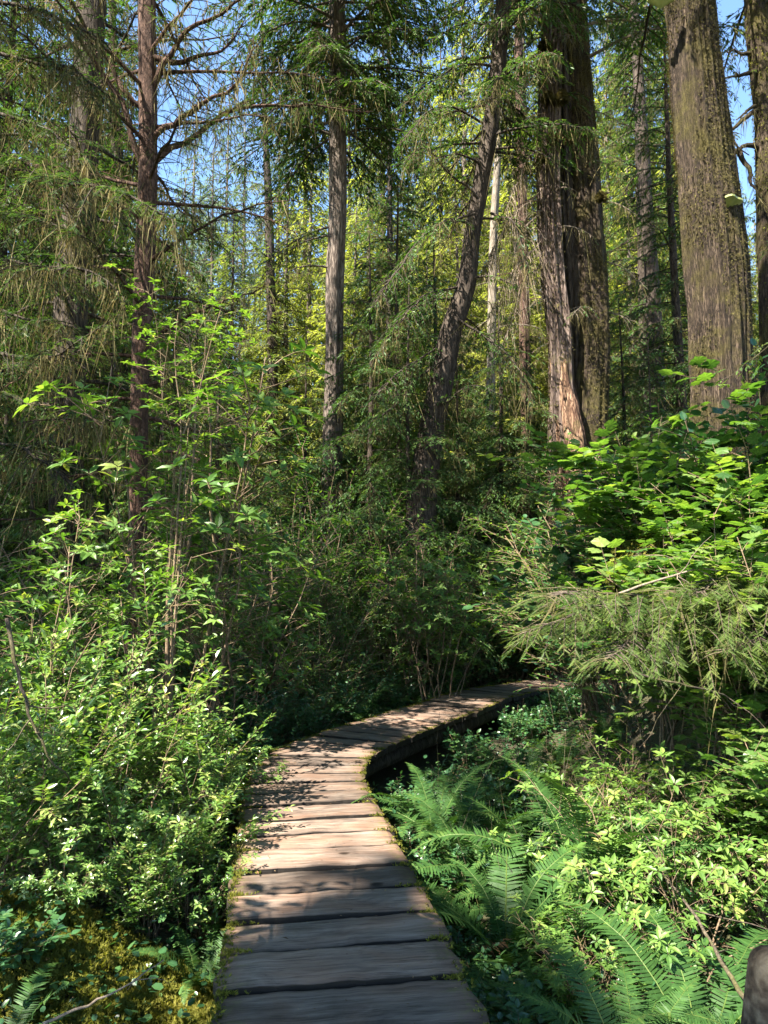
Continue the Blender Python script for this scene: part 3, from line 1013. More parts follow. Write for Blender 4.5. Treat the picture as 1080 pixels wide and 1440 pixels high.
def T3():
    rg = np.random.default_rng(104)
    path = pxpath([(468, 600, 30), (470, 520, 28), (471, 400, 28), (475, 280, 28), (475, 150, 27), (474, 0, 26)], 16, top=24)
    root = tree_root("conifer_tree", path, "straight grey trunk with furrowed bark standing alone in the middle, dark boughs across its top")
    GW, GF, GM = Geo(), Geo(), Geo()
    V, c, r = trunk_geo(GW, path, 36, 260, .10, 6, .03, 4, .3, .6)
    kw = dict(moss=70, ml=.30, r0=.035, tw=.13, twd=15)
    radial_limbs(GW, GF, GM, rg, c, r, 11.8, 17, 64, 2.5, 2.8, dens=7, fol=1, spread=.46, droop=.45, bsag=.6, **{**kw, 'twd': 24, 'moss': 45})
    radial_limbs(GW, GF, GM, rg, c, r, 17, 24, 16, 2.3, .7, dens=5, fol=.9, spread=.38, droop=.3, bsag=.5, **kw)
    for a in (3.0, .4, 3.5, -.3):
        z = rg.uniform(6.5, 10)
        limb(GW, GF, GM, rg, np.array([np.interp(z, c[:, 2], c[:, 0]), 16, z]), a, 1.3, dens=4, fol=.5, r0=.03, moss=70, tw=.12)
    limb(GW, GF, GM, rg, np.array([np.interp(9.8, c[:, 2], c[:, 0]), 16, 9.8]), 2.9, 1.9, dens=7, fol=1, r0=.03, moss=60, tw=.13, droop=.5)
    finish(root, GW, GF, GM, M['grey_bark'], M['needle'], M['lichen'])


def T4():
    rg = np.random.default_rng(105)
    path = pxpath([(606, 610, 40), (622, 530, 38), (637, 460, 34), (654, 410, 31), (664, 330, 25), (677, 255, 26), (692, 160, 26), (703, 60, 25), (712, -60, 24)], 14.5, top=22)
    root = tree_root("conifer_tree", path, "dark crooked trunk leaning right from the thicket, left of the great split cedar")
    GW, GF, GM = Geo(), Geo(), Geo()
    V, c, r = trunk_geo(GW, path, 32, 260, .08, 4, .10, 5, .3, .5)
    kw = dict(moss=90, ml=.32, r0=.03, tw=.13, twd=14)
    for pts, f in (([(640, 470), (600, 500), (560, 520), (520, 560)], .9), ([(645, 450), (690, 480), (730, 520), (750, 560)], .8),
                   ([(655, 400), (600, 420), (560, 460), (525, 500)], .9), ([(668, 300), (610, 320), (560, 370), (520, 430)], .8),
                   ([(672, 280), (620, 240), (590, 210), (560, 230)], .6), ([(690, 180), (640, 150), (600, 160), (560, 200)], .9),
                   ([(630, 500), (580, 540), (540, 580), (500, 600)], .9), ([(690, 300), (725, 330), (740, 390)], .4), ([(612, 580), (660, 540), (720, 560)], .9)):
        q = np.array([P(a, b, 14.5 - .4 * i + rg.normal(0, .2)) for i, (a, b) in enumerate(pts)])
        limb(GW, GF, GM, rg, q[0], 0, 1, path=q, dens=7, fol=f, spread=.34, bsag=.6, **kw)
    radial_limbs(GW, GF, GM, rg, c, r, 7, 12, 12, 1.4, 1.8, dens=5, fol=.6, spread=.36, droop=.5, bsag=.6, **kw)
    radial_limbs(GW, GF, GM, rg, c, r, 10.5, 22, 56, 2.7, .8, dens=7, fol=1, spread=.44, droop=.4, bsag=.6, **{**kw, 'twd': 22})
    finish(root, GW, GF, GM, M['dark_bark'], M['needle'], M['lichen'])


def T5():
    rg = np.random.default_rng(106)
    path = pxpath([(690, 560, 14), (692, 430, 13), (694, 330, 12), (700, 220, 11), (704, 100, 9)], 22, top=22)
    root = tree_root("dead_tree", path, "thin pale sunlit trunk seen between the crooked tree and the split cedar")
    GW, GF, GM = Geo(), Geo(), Geo()
    V, c, r = trunk_geo(GW, path, 20, 120, .06, 4, .08, 6, .2, .5)
    radial_limbs(GW, GF, GM, rg, c, r, 4, 12, 18, 1.6, 1.6, dens=4, fol=.35, spread=.34, droop=.3, moss=120, ml=.35, r0=.02, tw=.15, twd=9)
    finish(root, GW, GF, GM, M['pale_bark'], M['needle_far'], M['lichen'])


def T6():
    rg = np.random.default_rng(107)
    Yd = 15.0
    base = P(800, 640, Yd)
    root = thing("cedar_tree", (base[0], base[1], gnd1(base[0], base[1])), "huge old split cedar with twin furrowed stems and a torn red base", "tree")
    o = -Vector(root.location)
    GM, GF, GT, GL = Geo(), Geo(), Geo(), Geo()
    pa = pxpath([(792, 620, 56), (789, 560, 46), (786, 470, 44), (778, 380, 44), (773, 280, 42), (774, 180, 40), (776, 80, 40), (778, -60, 38)], Yd, ground=True, top=22)
    A = Geo()
    Va, ca, ra = trunk_geo(A, pa, 72, 420, .22, 3.2, .10, 7, .55, .55, zf=.16)
    ob = A.build("trunk", M['cedar_bark'], root, True); ob.location = o
    pb = pxpath([(826, 600, 66, .3), (834, 480, 54, .3), (832, 400, 52, .3), (822, 250, 50, .3), (814, 130, 46, .3), (806, 20, 46, .3), (802, -80, 44, .3)], Yd, ground=True, top=27)
    B = Geo()
    Vb, cb, rb = trunk_geo(B, pb, 72, 420, .14, 3.6, .09, 8, .5, .6, zf=.2)
    ob = B.build("trunk", M['mossy_bark'], root, True); ob.location = o
    pm = pxpath([(812, 600, 40, .35), (808, 420, 36, .3), (798, 260, 36, .3), (793, 100, 36, .3), (790, -60, 30, .3)], Yd, ground=True, top=20)
    Cc = Geo()
    Vc, cc, rc = trunk_geo(Cc, pm, 48, 320, .24, 3, .16, 9, .3, .6, zf=.18)
    ob = Cc.build("dead_heartwood", M['dark_bark'], root, True); ob.location = o
    # torn flared butt of red wood
    pf = np.array([[*P(800, 700, Yd - .15), .70], [*P(800, 625, Yd - .1), .50], [*P(796, 590, Yd - .08), .38], [*P(790, 550, Yd - .05), .30], [*P(786, 510, Yd - .02), .24], [*P(784, 480, Yd + .1), .12]])
    pf[0][2] = gnd1(pf[0][0], pf[0][1]) - .1
    R = Geo()
    trunk_geo(R, pf, 80, 160, .30, 2.2, .22, 12, .1, .7, zf=.35)
    ob = R.build("root_flare", M['red_wood'], root, True); ob.location = o
    trunk_moss(GT, Vb, cb, rg, 60000, .025, .06, (3, 15), (.25, -.3, 0), .9)
    trunk_moss(GT, Va, ca, rg, 20000, .025, .06, (2, 15), (-.3, .1, 0), .7)
    # moss cushions on burls
    for px, py, s in ((765, 60, .17), (790, 130, .14), (778, 185, .13), (760, 215, .1), (845, 270, .1), (770, 130, .12), (800, 190, .08)):
        p0 = P(px, py, Yd - .34)
        n = 700
        q = rvec(rg, n)
        q[:, 2] = np.abs(q[:, 2]) * .8 - .3
        GT.inst(TUFT, frames(norm(q + rg.normal(0, .3, q.shape) - UP * .4), rvec(rg, n)) * rg.uniform(.04, .10, (n, 1, 1)), p0 - UP * .12 + q * s * np.array([.75, .6, 1.9]) * rg.uniform(.6, 1.1, (n, 1)), rg.uniform(.2, 1, n))
    # broken dead branch stubs and hanging twigs
    for i in range(34):
        z = rg.uniform(6.5, 15)
        cch, rr = (ca, ra) if rg.uniform() < .6 else (cb, rb)
        b = np.array([np.interp(z, cch[:, 2], cch[:, 0]), np.interp(z, cch[:, 2], cch[:, 1]), z])
        az = rg.choice([rg.uniform(2.2, 4.4), rg.uniform(-1.2, .8)], p=[.65, .35])
        limb(GL, GF, GM, rg, b, az, rg.uniform(.5, 1.5), rise=.05, droop=.5, dens=5, fol=.3, spread=.4, r0=.022, moss=60, ml=.3, tw=.11, bsag=.7, bare=.3)
    radial_limbs(GL, GF, GM, rg, cb, rb, 13.2, 26, 44, 3.0, 1.0, dens=7, fol=1, spread=.44, droop=.45, bsag=.6, moss=60, r0=.04, tw=.13, twd=20)
    for px, py, s in ((715, 330, 1), (705, 400, 1), (722, 270, 1), (735, 360, 1), (725, 430, 1)):
        q = np.array([P(760, py - 60, Yd), P(742, py - 45, Yd - .2), P(px, py, Yd - .3), P(px - 18, py + 45, Yd - .4)])
        limb(GL, GF, GM, rg, q[0], 0, 1, path=q, dens=9, fol=.12, spread=.45, r0=.02, moss=140, ml=.3, bsag=.9)
    ob = GL.build("dead_branch", M['dead_twig'], root); ob.location = o
    finish(root, None, GF, GM, None, M['needle'], M['lichen'], GT, M['moss_brown'])


def shelf(G, rg, c, r, out_dir):
    n = 15
    th = np.linspace(-math.pi / 2, math.pi / 2, n)
    od = np.array([*out_dir, 0.0]); od = od / np.linalg.norm(od)
    sd = np.array([-od[1], od[0], 0])
    rr = r * (1 + .12 * np.sin(th * 5 + 1))
    rim = c + np.cos(th)[:, None] * od * rr[:, None] + np.sin(th)[:, None] * sd * rr[:, None] * 1.15
    V = [rim + UP * .012, rim - UP * .012, (c + UP * .035)[None], (c - UP * .10)[None]]
    k = np.arange(n - 1)
    G.add(np.concatenate(V), [np.stack([k, k + 1, k + 1 + n, k + n], -1), np.stack([k, k + 1, np.full(n - 1, 2 * n)], -1), np.stack([k + n + 1, k + n, np.full(n - 1, 2 * n + 1)], -1)])


def T7():
    rg = np.random.default_rng(108)
    Yd = 9.0
    path = pxpath([(1018, 580, 90), (1015, 520, 87), (1008, 400, 88), (995, 260, 86), (982, 130, 80), (969, 0, 78), (955, -140, 76)], Yd, top=17)
    root = tree_root("conifer_tree", path, "thick moss-coated trunk leaning left at the right with a pale shelf fungus on its side")
    GW, GF, GM, GT = Geo(), Geo(), Geo(), Geo()
    V, c, r = trunk_geo(GW, path, 160, 560, .085, 8, .06, 15, .15, .6, zf=.5)
    trunk_moss(GT, V, c, rg, 170000, .012, .034, (2.6, 10.5), (.35, .05, 0), .8)
    radial_limbs(GW, GF, GM, rg, c, r, 10.2, 17, 26, 2.6, .9, dens=6, fol=1, spread=.4, droop=.4, bsag=.5, moss=60, r0=.04, tw=.10, twd=17)
    finish(root, GW, GF, GM, M['mossy_bark'], M['needle'], M['lichen'], GT, M['moss_brown'])
    for px, py, r_, od in ((1022, 286, .165, (.85, -.5)), (928, 2, .14, (-.1, -1))):
        G = Geo()
        shelf(G, rg, P(px, py, Yd - (.28 if px > 1000 else .35)), r_, od)
        ob = G.build("shelf_fungus", M['fungus'], root, False)
        ob.location = -Vector(root.location)


def T8():
    rg = np.random.default_rng(109)
    Yd = 12.5
    path = pxpath([(1092, 520, 46), (1086, 330, 44), (1078, 160, 40), (1066, 20, 38), (1060, -100, 36)], Yd, top=20)
    root = tree_root("conifer_tree", path, "sunlit mossy trunk at the right edge with bare curling limbs against blue sky")
    GW, GF, GM, GT = Geo(), Geo(), Geo(), Geo()
    V, c, r = trunk_geo(GW, path, 40, 240, .08, 4, .07, 16, .25, .6)
    trunk_moss(GT, V, c, rg, 16000, .025, .06, (4, 13), None, .8)
    for pts in ([(1070, 150), (1045, 152), (1024, 160)], [(1068, 205), (1050, 196), (1030, 215), (1035, 200)], [(1070, 150), (1050, 165), (1032, 185), (1036, 205), (1060, 222)],
                [(1036, 210), (1052, 240), (1050, 270), (1062, 300)], [(1075, 70), (1040, 68), (1010, 72)], [(1072, 105), (1040, 103), (1012, 108)]):
        q = np.array([P(a, b, Yd - .1 * i) for i, (a, b) in enumerate(pts)])
        limb(GW, GF, GM, rg, q[0], 0, 1, path=q, dens=3, fol=.15, spread=.22, r0=.055, moss=80, ml=.15, tw=.08)
    radial_limbs(GW, GF, GM, rg, c, r, 12, 20, 20, 2.5, .8, dens=6, fol=.8, spread=.4, droop=.4, moss=60, r0=.04, tw=.12, twd=13)
    finish(root, GW, GF, GM, M['mossy_bark'], M['needle_far'], M['lichen'], GT, M['moss'])


def T9():
    rg = np.random.default_rng(110)
    for Yd, pts, wood, lab in ((20, [(925, 600, 24), (920, 450, 23), (908, 280, 20), (896, 80, 17)], 'dark_bark', "slender trunk standing behind, between the split cedar and the mossy leaning trunk"),
                               (26, [(742, 620, 18), (738, 500, 18), (735, 300, 16), (730, 100, 14)], 'red_bark', "far slender trunk half hidden behind the split cedar's left side"),
                               (20, [(168, 640, 20), (170, 480, 19), (168, 300, 17), (160, 100, 15)], 'dark_bark', "thin dark trunk in the shade between the thick dark trunk and the slim red-brown one"),
                               (27, [(384, 600, 17), (382, 450, 15), (378, 300, 13), (374, 210, 9)], 'dark_bark', "thin trunk far behind the slim shrub, left of the lone furrowed trunk")):
        path = pxpath(pts, Yd, top=P(0, pts[-1][1] - 120, Yd)[2] + 3)
        root = tree_root("conifer_tree", path, lab)
        GW, GF, GM = Geo(), Geo(), Geo()
        V, c, r = trunk_geo(GW, path, 24, 140, .08, 5, .05, 20 + int(Yd), .3, .6)
        zt = path[-1][2]
        radial_limbs(GW, GF, GM, rg, c, r, 4, zt, 46, 2.4, .9, dens=4.5, fol=.8, spread=.4, droop=.4, bsag=.6, moss=60, ml=.35, r0=.025, tw=.17, twd=9)
        finish(root, GW, GF, GM, M[wood], M['needle_far'] if Yd != 20 else M['needle'], M['lichen'])


for fn in (T0, T1, T2, T3, T4, T5, T6, T7, T8, T9):
    fn()

# ------------------------------------------------------------------ far forest
def far_variant(seed, needle, wood, moss, nl, L0=4.6, tw=.36, twd=6.5, db=3.8, lich=.5):
    rg = np.random.default_rng(seed)
    root = thing("far_conifer", (0, 0, 0), "x", "tree", "conifers filling the forest behind")
    GW, GF, GM = Geo(), Geo(), Geo()
    path = np.array([[0, 0, -.3, .26], [.1, 0, 8, .20], [0, .1, 18, .13], [.05, 0, 29, .03]])
    V, c, r = trunk_geo(GW, path, 16, 60, .08, 4, .05, seed, .3, .7)
    radial_limbs(GW, GF, GM, rg, c, r, 1.2, 28.5, nl, L0, .8, dens=db, fol=.95, spread=.46, droop=.42, bsag=.8, moss=moss, ml=lich, r0=.035, tw=tw, twd=twd, sides=4)
    for nm, G, mt in (("trunk", GW, wood), ("crown", GF, needle), ("hanging_lichen", GM, M['lichen'])):
        G.build(nm, mt, root, nm == "trunk")
    return root


def far_forest():
    rg = np.random.default_rng(300)
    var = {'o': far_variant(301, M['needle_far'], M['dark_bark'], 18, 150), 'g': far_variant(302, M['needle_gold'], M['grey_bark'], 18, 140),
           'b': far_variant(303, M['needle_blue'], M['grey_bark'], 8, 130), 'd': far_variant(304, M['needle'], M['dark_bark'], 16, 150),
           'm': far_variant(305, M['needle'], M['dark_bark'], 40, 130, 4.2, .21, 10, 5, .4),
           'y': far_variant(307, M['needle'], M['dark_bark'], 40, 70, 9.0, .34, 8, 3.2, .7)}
    # px, py of the tip, distance, kind
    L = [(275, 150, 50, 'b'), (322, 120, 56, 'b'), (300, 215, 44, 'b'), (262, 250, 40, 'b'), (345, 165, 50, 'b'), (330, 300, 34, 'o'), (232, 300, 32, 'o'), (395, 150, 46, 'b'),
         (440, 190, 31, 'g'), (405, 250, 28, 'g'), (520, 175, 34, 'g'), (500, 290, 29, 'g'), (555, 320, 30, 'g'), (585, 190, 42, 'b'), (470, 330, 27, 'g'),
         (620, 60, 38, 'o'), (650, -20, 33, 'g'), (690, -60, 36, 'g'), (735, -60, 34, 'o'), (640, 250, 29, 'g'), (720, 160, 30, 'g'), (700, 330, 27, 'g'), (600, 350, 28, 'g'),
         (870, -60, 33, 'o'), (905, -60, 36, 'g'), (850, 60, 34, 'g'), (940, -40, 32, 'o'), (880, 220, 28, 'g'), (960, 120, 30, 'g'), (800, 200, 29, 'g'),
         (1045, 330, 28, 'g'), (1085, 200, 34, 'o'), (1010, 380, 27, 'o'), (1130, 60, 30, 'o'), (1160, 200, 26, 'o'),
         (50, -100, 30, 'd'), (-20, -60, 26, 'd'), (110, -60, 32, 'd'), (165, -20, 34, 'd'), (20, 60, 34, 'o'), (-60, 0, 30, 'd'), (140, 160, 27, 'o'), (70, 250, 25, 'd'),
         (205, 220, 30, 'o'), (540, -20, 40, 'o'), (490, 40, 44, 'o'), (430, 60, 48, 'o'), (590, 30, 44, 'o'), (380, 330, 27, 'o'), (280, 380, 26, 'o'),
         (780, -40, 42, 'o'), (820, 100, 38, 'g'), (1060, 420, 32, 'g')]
    # nearer trees whose boughs close the gaps between the big trunks, and young hemlocks under them
    L += [(40, -260, 16, 'm'), (150, -200, 18, 'm'), (-60, -200, 14, 'm'), (250, 330, 17, 'm'), (930, 0, 17, 'm'), (1100, 250, 14, 'm'), (1050, 460, 15, 'm'), (880, -160, 24, 'm'), (545, -20, 28, 'm'),
          (520, 330, 15.5, 'y'), (575, 400, 14.5, 'y'), (700, 420, 16, 'y'), (740, 460, 15.6, 'y'), (640, 440, 17, 'y'), (430, 470, 17, 'y'), (310, 460, 15, 'y'), (160, 420, 13, 'y'),
          (60, 430, 11.5, 'y'), (20, 380, 14, 'y'), (870, 420, 17, 'y'), (910, 480, 14.5, 'y'), (230, 480, 11, 'y'), (560, 250, 18, 'y'), (610, 300, 20, 'y')]
    for k in range(34):                                     # a second, closed rank farther off
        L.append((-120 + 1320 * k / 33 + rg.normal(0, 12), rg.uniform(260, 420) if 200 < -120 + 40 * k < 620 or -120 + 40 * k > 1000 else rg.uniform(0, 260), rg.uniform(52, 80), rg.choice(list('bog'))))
    names = {'o': ("olive-green conifer hung with lichen in the forest behind", "olive conifers in the forest behind"),
             'g': ("sunlit yellow-green conifer in the forest behind", "sunlit yellow conifers behind"),
             'b': ("pale blue-green conifer far back against the sky", "pale conifers far back"),
             'm': ("green conifer with drooping boughs standing between the big trunks", "mid-distance conifers between the big trunks"),
             'y': ("young hemlock with low drooping boughs above the thicket", "young hemlocks above the thicket"),
             'd': ("dark shaded conifer filling in behind the left trunks", "dark conifers behind the left trunks")}
    used = set()
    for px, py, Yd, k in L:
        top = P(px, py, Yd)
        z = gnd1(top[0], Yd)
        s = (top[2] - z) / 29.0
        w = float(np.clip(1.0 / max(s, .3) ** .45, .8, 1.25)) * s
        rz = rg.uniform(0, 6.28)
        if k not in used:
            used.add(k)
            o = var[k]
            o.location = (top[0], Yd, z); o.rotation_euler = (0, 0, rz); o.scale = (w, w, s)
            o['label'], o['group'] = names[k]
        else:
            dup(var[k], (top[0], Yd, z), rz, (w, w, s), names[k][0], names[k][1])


far_forest()

# ------------------------------------------------------------------ unseen overhead foliage added to shade the clearing, gaps carved for sun patches
LIT = []  # spots kept sunlit by holes cut in the added foliage
EXTRA = ((60, 900, 5.0, .8), (230, 950, 5.0, .6), (30, 1150, 4.2, .6), (180, 1180, 4.3, .5), (150, 820, 5.6, .6), (960, 1000, 4.7, .6), (1040, 1180, 4.1, .4))


def lit(px, py, Yd, r):
    LIT.append((P(px, py, Yd), r * 1.25 + .12))


for a in ((150, 900, 4.8, .75), (70, 1000, 4.4, .75), (200, 1030, 4.6, .6), (110, 1120, 4.2, .5), (260, 1130, 4.8, .35), (170, 1330, 3.4, .35), (80, 1400, 3.1, .35), (240, 1390, 3.1, .22), (130, 1260, 3.7, .3),
          (440, 1150, 5.1, .30), (430, 1095, 6.1, .34), (440, 1066, 7.0, .22), (500, 1245, 3.95, -.02),
          (900, 1080, 4.4, .65), (1020, 1060, 4.6, .6), (850, 1180, 4.0, .45), (960, 1180, 3.9, .35), (700, 1230, 3.9, .22), (740, 1330, 3.4, .2), (1000, 1330, 3.2, .2),
          (940, 620, 5.4, .65), (1040, 600, 5.2, .6), (1040, 740, 4.9, .5), (900, 700, 5.6, .5), (960, 830, 4.7, .5), (1050, 850, 4.5, .45), (860, 760, 5.6, .3),
          (600, 660, 11.5, .9), (640, 700, 11, .7), (560, 700, 12, .6), (725, 790, 9.6, .25), (540, 950, 10.5, .35), (640, 985, 10.6, .35), (590, 1000, 9.6, .25),
          (795, 590, 15, .7), (835, 380, 15, .8), (770, 300, 15, .9), (1010, 350, 9, .6), (990, 200, 9, .5),
          (240, 290, 7.2, .7), (300, 360, 7, .5), (60, 560, 5.5, .6), (60, 680, 5.2, .6), (130, 400, 6.5, .4), (250, 700, 7, .3),
          (560, 130, 16, 1.2), (440, 90, 15, 1.0), (475, 300, 16, .6), (720, 340, 15, .9), (640, 300, 15, 1.0), (300, 100, 10, .7), (560, 480, 14, .8), (690, 520, 14, .7), (100, 330, 8, .5), (1070, 200, 12.5, .8), (1000, 480, 9, .5)):
    lit(*a)
for a in EXTRA:
    lit(*a)


SHADE = [(P(a, b, c), r) for a, b, c, r in ((500, 1370, 2.95, .45), (470, 1430, 2.65, .42), (600, 1350, 3.1, .25), (520, 1030, 8.3, .25), (700, 965, 11.8, .5), (560, 1230, 4.1, -.3))]
_rg = np.random.default_rng(401)
for _k in range(170):                                        # small holes that dapple the thicket
    _p = P(_rg.uniform(200, 780), _rg.uniform(440, 900), _rg.uniform(9, 17))
    LIT.append((_p, _rg.uniform(.28, .55)))


def shade_canopy():
    rg = np.random.default_rng(400)
    S = np.array(SUN_DIR)
    G = Geo()
    n = 14000
    x = rg.uniform(-26, 7, n)
    y = rg.uniform(-20, 14, n)
    z = rg.uniform(16, 20, n)
    C = np.stack([x, y, z], 1)
    # stay out of the picture
    fw = y * cp + (z - CAM_Z) * sp
    up = (z - CAM_Z) * cp - y * sp
    keep = (fw < .5) | (up / np.maximum(fw, .01) > .80) | (np.abs(x) / np.maximum(fw, .01) > .72)
    for p, r in LIT:
        v = C - p
        t = v @ S
        dd = np.linalg.norm(v - t[:, None] * S, axis=1)
        keep &= dd > r + .30
    keep &= (fbm(x * .55, y * .55, 0, 77) > -.95)
    C = C[keep]
    for p, r in SHADE:  # extra clumps put in the sun's way to shade these spots
        q = p + S * ((17.0 - p[2]) / S[2])
        m = int((34 if r > 0 else 16) * (r / .4) ** 2)
        r = abs(r)
        C = np.concatenate([C, q + rg.normal(0, .55 * r, (m, 3))])
    n = len(C)
    # each tip a ragged spray of needles
    m = 9
    ci = np.repeat(np.arange(n), m)
    a = rg.uniform(0, 2 * np.pi, n * m)
    d = np.stack([np.cos(a), np.sin(a), rg.normal(-.15, .2, n * m)], 1)
    G.inst(LEAF_LO, frames(d, UP + rg.normal(0, .3, (n * m, 3))) * rg.uniform(.25, .5, (n * m, 1, 1)), C[ci] + rg.normal(0, .12, (n * m, 3)), rg.uniform(0, 1, n * m))
    tag(G.build("added_shade_canopy", M['needle']), kind='stuff')


shade_canopy()

# ------------------------------------------------------------------ shrubs
def shrub_geo(seed, H, W, ns, nt_, nl, ll, tpl, mode='alt', upright=.5, lift=0.0, twl=.28, flat=.6, leafpow=1.0, rstem=.008, lo=.22, tipw=6):
    rg = np.random.default_rng(seed)
    GW, GF = Geo(), Geo()
    K = 7
    t = np.linspace(0, 1, K)
    a = rg.uniform(0, 2 * np.pi, ns)
    rr = W * np.sqrt(rg.uniform(0.02, 1, ns))
    hh = H * rg.uniform(.55, 1.0, ns) * (1 - .35 * (rr / W) ** 2)
    b = np.stack([np.cos(a) * rr * .18, np.sin(a) * rr * .18, np.full(ns, -.08)], 1) + rg.normal(0, .04, (ns, 3)) * np.array([1, 1, 0])
    hor = np.stack([np.cos(a), np.sin(a), 0 * a], 1)
    SP = b[:, None] + hor[:, None] * (rr * .85)[:, None, None] * (t ** 1.5)[None, :, None] + UP * (hh[:, None] * t[None] ** .9)[..., None]
    wob = np.cumsum(rg.normal(0, .035, (ns, K, 3)), axis=1) * H * .5
    wob[:, 0] = 0
    SP = SP + wob * np.array([1, 1, .4])
    GW.tubes(SP, rstem * (1 - .75 * t)[None] * rg.uniform(.6, 1.4, (ns, 1)), 5)
    # twigs
    n = ns * nt_
    si = np.repeat(np.arange(ns), nt_)
    u = lo + (1 - lo) * rg.uniform(0, 1, n) ** .8
    f = u * (K - 1)
    k0 = np.minimum(f.astype(int), K - 2)
    fr = (f - k0)[:, None]
    o = SP[si, k0] * (1 - fr) + SP[si, k0 + 1] * fr
    tg = norm(SP[si, k0 + 1] - SP[si, k0])
    az = rg.uniform(0, 2 * np.pi, n)
    hz = np.stack([np.cos(az), np.sin(az), 0 * az], 1)
    d = norm(hz * (1 - upright * .6) + tg * upright + hor[si] * .35 + UP * rg.normal(.12, .15, (n, 1)))
    L = H * twl * rg.uniform(.5, 1.2, n) * (1.15 - .55 * u)
    K2 = 5
    t2 = np.linspace(0, 1, K2)
    TP = o[:, None] + d[:, None] * (L[:, None, None] * t2[None, :, None])
    TP[..., 2] += (L * rg.normal(-.10, .14, n))[:, None] * t2[None] ** 2
    GW.tubes(TP, (rstem * .35 * (1 - .6 * t2))[None].repeat(n, 0), 3)
    # leaves
    trn = np.clip(rg.normal(.45, .2, n) + .15 * (u - .5), 0, 1)
    tt = norm(np.gradient(TP, axis=1))
    if mode == 'whorl':
        nt3 = nl
        li = np.repeat(np.arange(n), nt3)
        m = len(li)
        j = np.tile(np.arange(nt3), n)
        whorl = j < tipw
        uu = np.where(whorl, .985, rg.uniform(.35, .95, m))
        ang = j / tipw * 2 * np.pi + rg.uniform(0, 6.28, n)[li] + rg.normal(0, .15, m)
        ax = norm(tt[li, -1] * .6 + UP * .8)
        e1 = norm(np.cross(ax, np.array([.3, .9, .1])))
        e2 = np.cross(ax, e1)
        dl = norm(e1 * np.cos(ang)[:, None] + e2 * np.sin(ang)[:, None] + ax * rg.uniform(-.05, .45, (m, 1)) + np.where(whorl, 0, .3)[:, None] * tt[li, -1])
        nr = norm(ax + rg.normal(0, .22, (m, 3)) + UP * .3)
    else:
        li = np.repeat(np.arange(n), nl)
        m = len(li)
        j = np.tile(np.arange(nl), n)
        uu = (j + .8 + rg.uniform(-.2, .2, m)) / nl
        s = np.where(j % 2, 1.0, -1.0)[:, None]
        tk = tt[li, np.minimum((uu * (K2 - 1)).astype(int), K2 - 1)]
        sd = norm(np.cross(tk, UP + rg.normal(0, .15, (m, 3))))
        last = (j == nl - 1)[:, None]
        dl = norm(tk * np.where(last, 1.0, .55) + sd * s * np.where(last, .1, .8) + UP * rg.normal(-.05, .18, (m, 1)))
        nr = norm(UP * flat + rg.normal(0, .35, (m, 3)) + np.cross(sd, tk) * .2)
    uu = np.clip(uu, 0, .999)
    f = uu * (K2 - 1)
    k0 = np.minimum(f.astype(int), K2 - 2)
    fr = (f - k0)[:, None]
    p = TP[li, k0] * (1 - fr) + TP[li, k0 + 1] * fr
    sc = ll * rg.uniform(.55, 1.2, m)
    GF.inst(tpl, frames(dl, nr) * sc[:, None, None], p + dl * .006, np.clip(trn[li] + rg.normal(0, .14, m), 0, 1))
    return GW, GF


class ShrubKind:
    """one set of meshes, copied for each plant of that kind"""
    def __init__(self, name, cat, seeds, leaf, wood='twig', **kw):
        self.name, self.cat, self.i = name, cat, 0
        self.me = []
        for s in seeds:
            w, f = shrub_geo(s, **kw)
            self.me.append((w.mesh("stem", M[wood], True), f.mesh("foliage", M[leaf])))

    def put(self, x, y, sc=1.0, label=None, group=None, rz=None, z=None, v=None):
        rg = np.random.default_rng(int(abs(x * 7919 + y * 104729) * 10) % 2 ** 31)
        root = thing(self.name, (x, y, gnd1(x, y) if z is None else z), label, self.cat, group, rg.uniform(0, 6.28) if rz is None else rz)
        root.scale = (sc, sc, sc) if np.isscalar(sc) else sc
        me = self.me[self.i % len(self.me) if v is None else v]
        self.i += 1
        for nm, m_ in zip(("stem", "foliage"), me):
            o = bpy.data.objects.new(nm, m_)
            COL.objects.link(o)
            o.parent = root
        return root


def at(px, Yd):
    return (px - 540) / F * Yd * 1.0


LEFT = ShrubKind("leafy_shrub", "shrub", (501, 502, 503), 'leaf_left', H=1.7, W=.75, ns=26, nt_=13, nl=11, ll=.066, tpl=LEAF_HI, mode='alt', upright=.75, twl=.22, flat=.8, rstem=.007)
LEFT2 = ShrubKind("leafy_shrub", "shrub", (511, 512), 'leaf_left', H=1.5, W=.7, ns=22, nt_=12, nl=10, ll=.062, tpl=LEAF_HI, mode='whorl', upright=.8, twl=.2, rstem=.007)
AZ = ShrubKind("azalea_shrub", "shrub", (521, 522, 523), 'leaf_lime', H=1.15, W=.74, ns=17, nt_=11, nl=8, ll=.064, tpl=LEAF_HI, mode='whorl', upright=.5, twl=.30, rstem=.007)
SALAL = ShrubKind("salal_shrub", "shrub", (531, 532, 533), 'leaf_salal', H=.75, W=.55, ns=16, nt_=6, nl=8, ll=.085, tpl=LEAF_WIDE, mode='alt', upright=.5, twl=.35, flat=.9, rstem=.005)
MAPLE_S = ShrubKind("broadleaf_shrub", "shrub", (541, 542, 543), 'leaf_maple', H=2.2, W=1.0, ns=18, nt_=13, nl=8, ll=.098, tpl=MAPLE, mode='alt', upright=.35, twl=.26, flat=1.6, rstem=.009)
THICK = ShrubKind("thicket_shrub", "shrub", (551, 552, 553, 554), 'leaf_thicket', H=2.6, W=1.15, ns=20, nt_=16, nl=11, ll=.062, tpl=LEAF_LO, mode='alt', upright=.45, twl=.24, flat=1.2, rstem=.010)
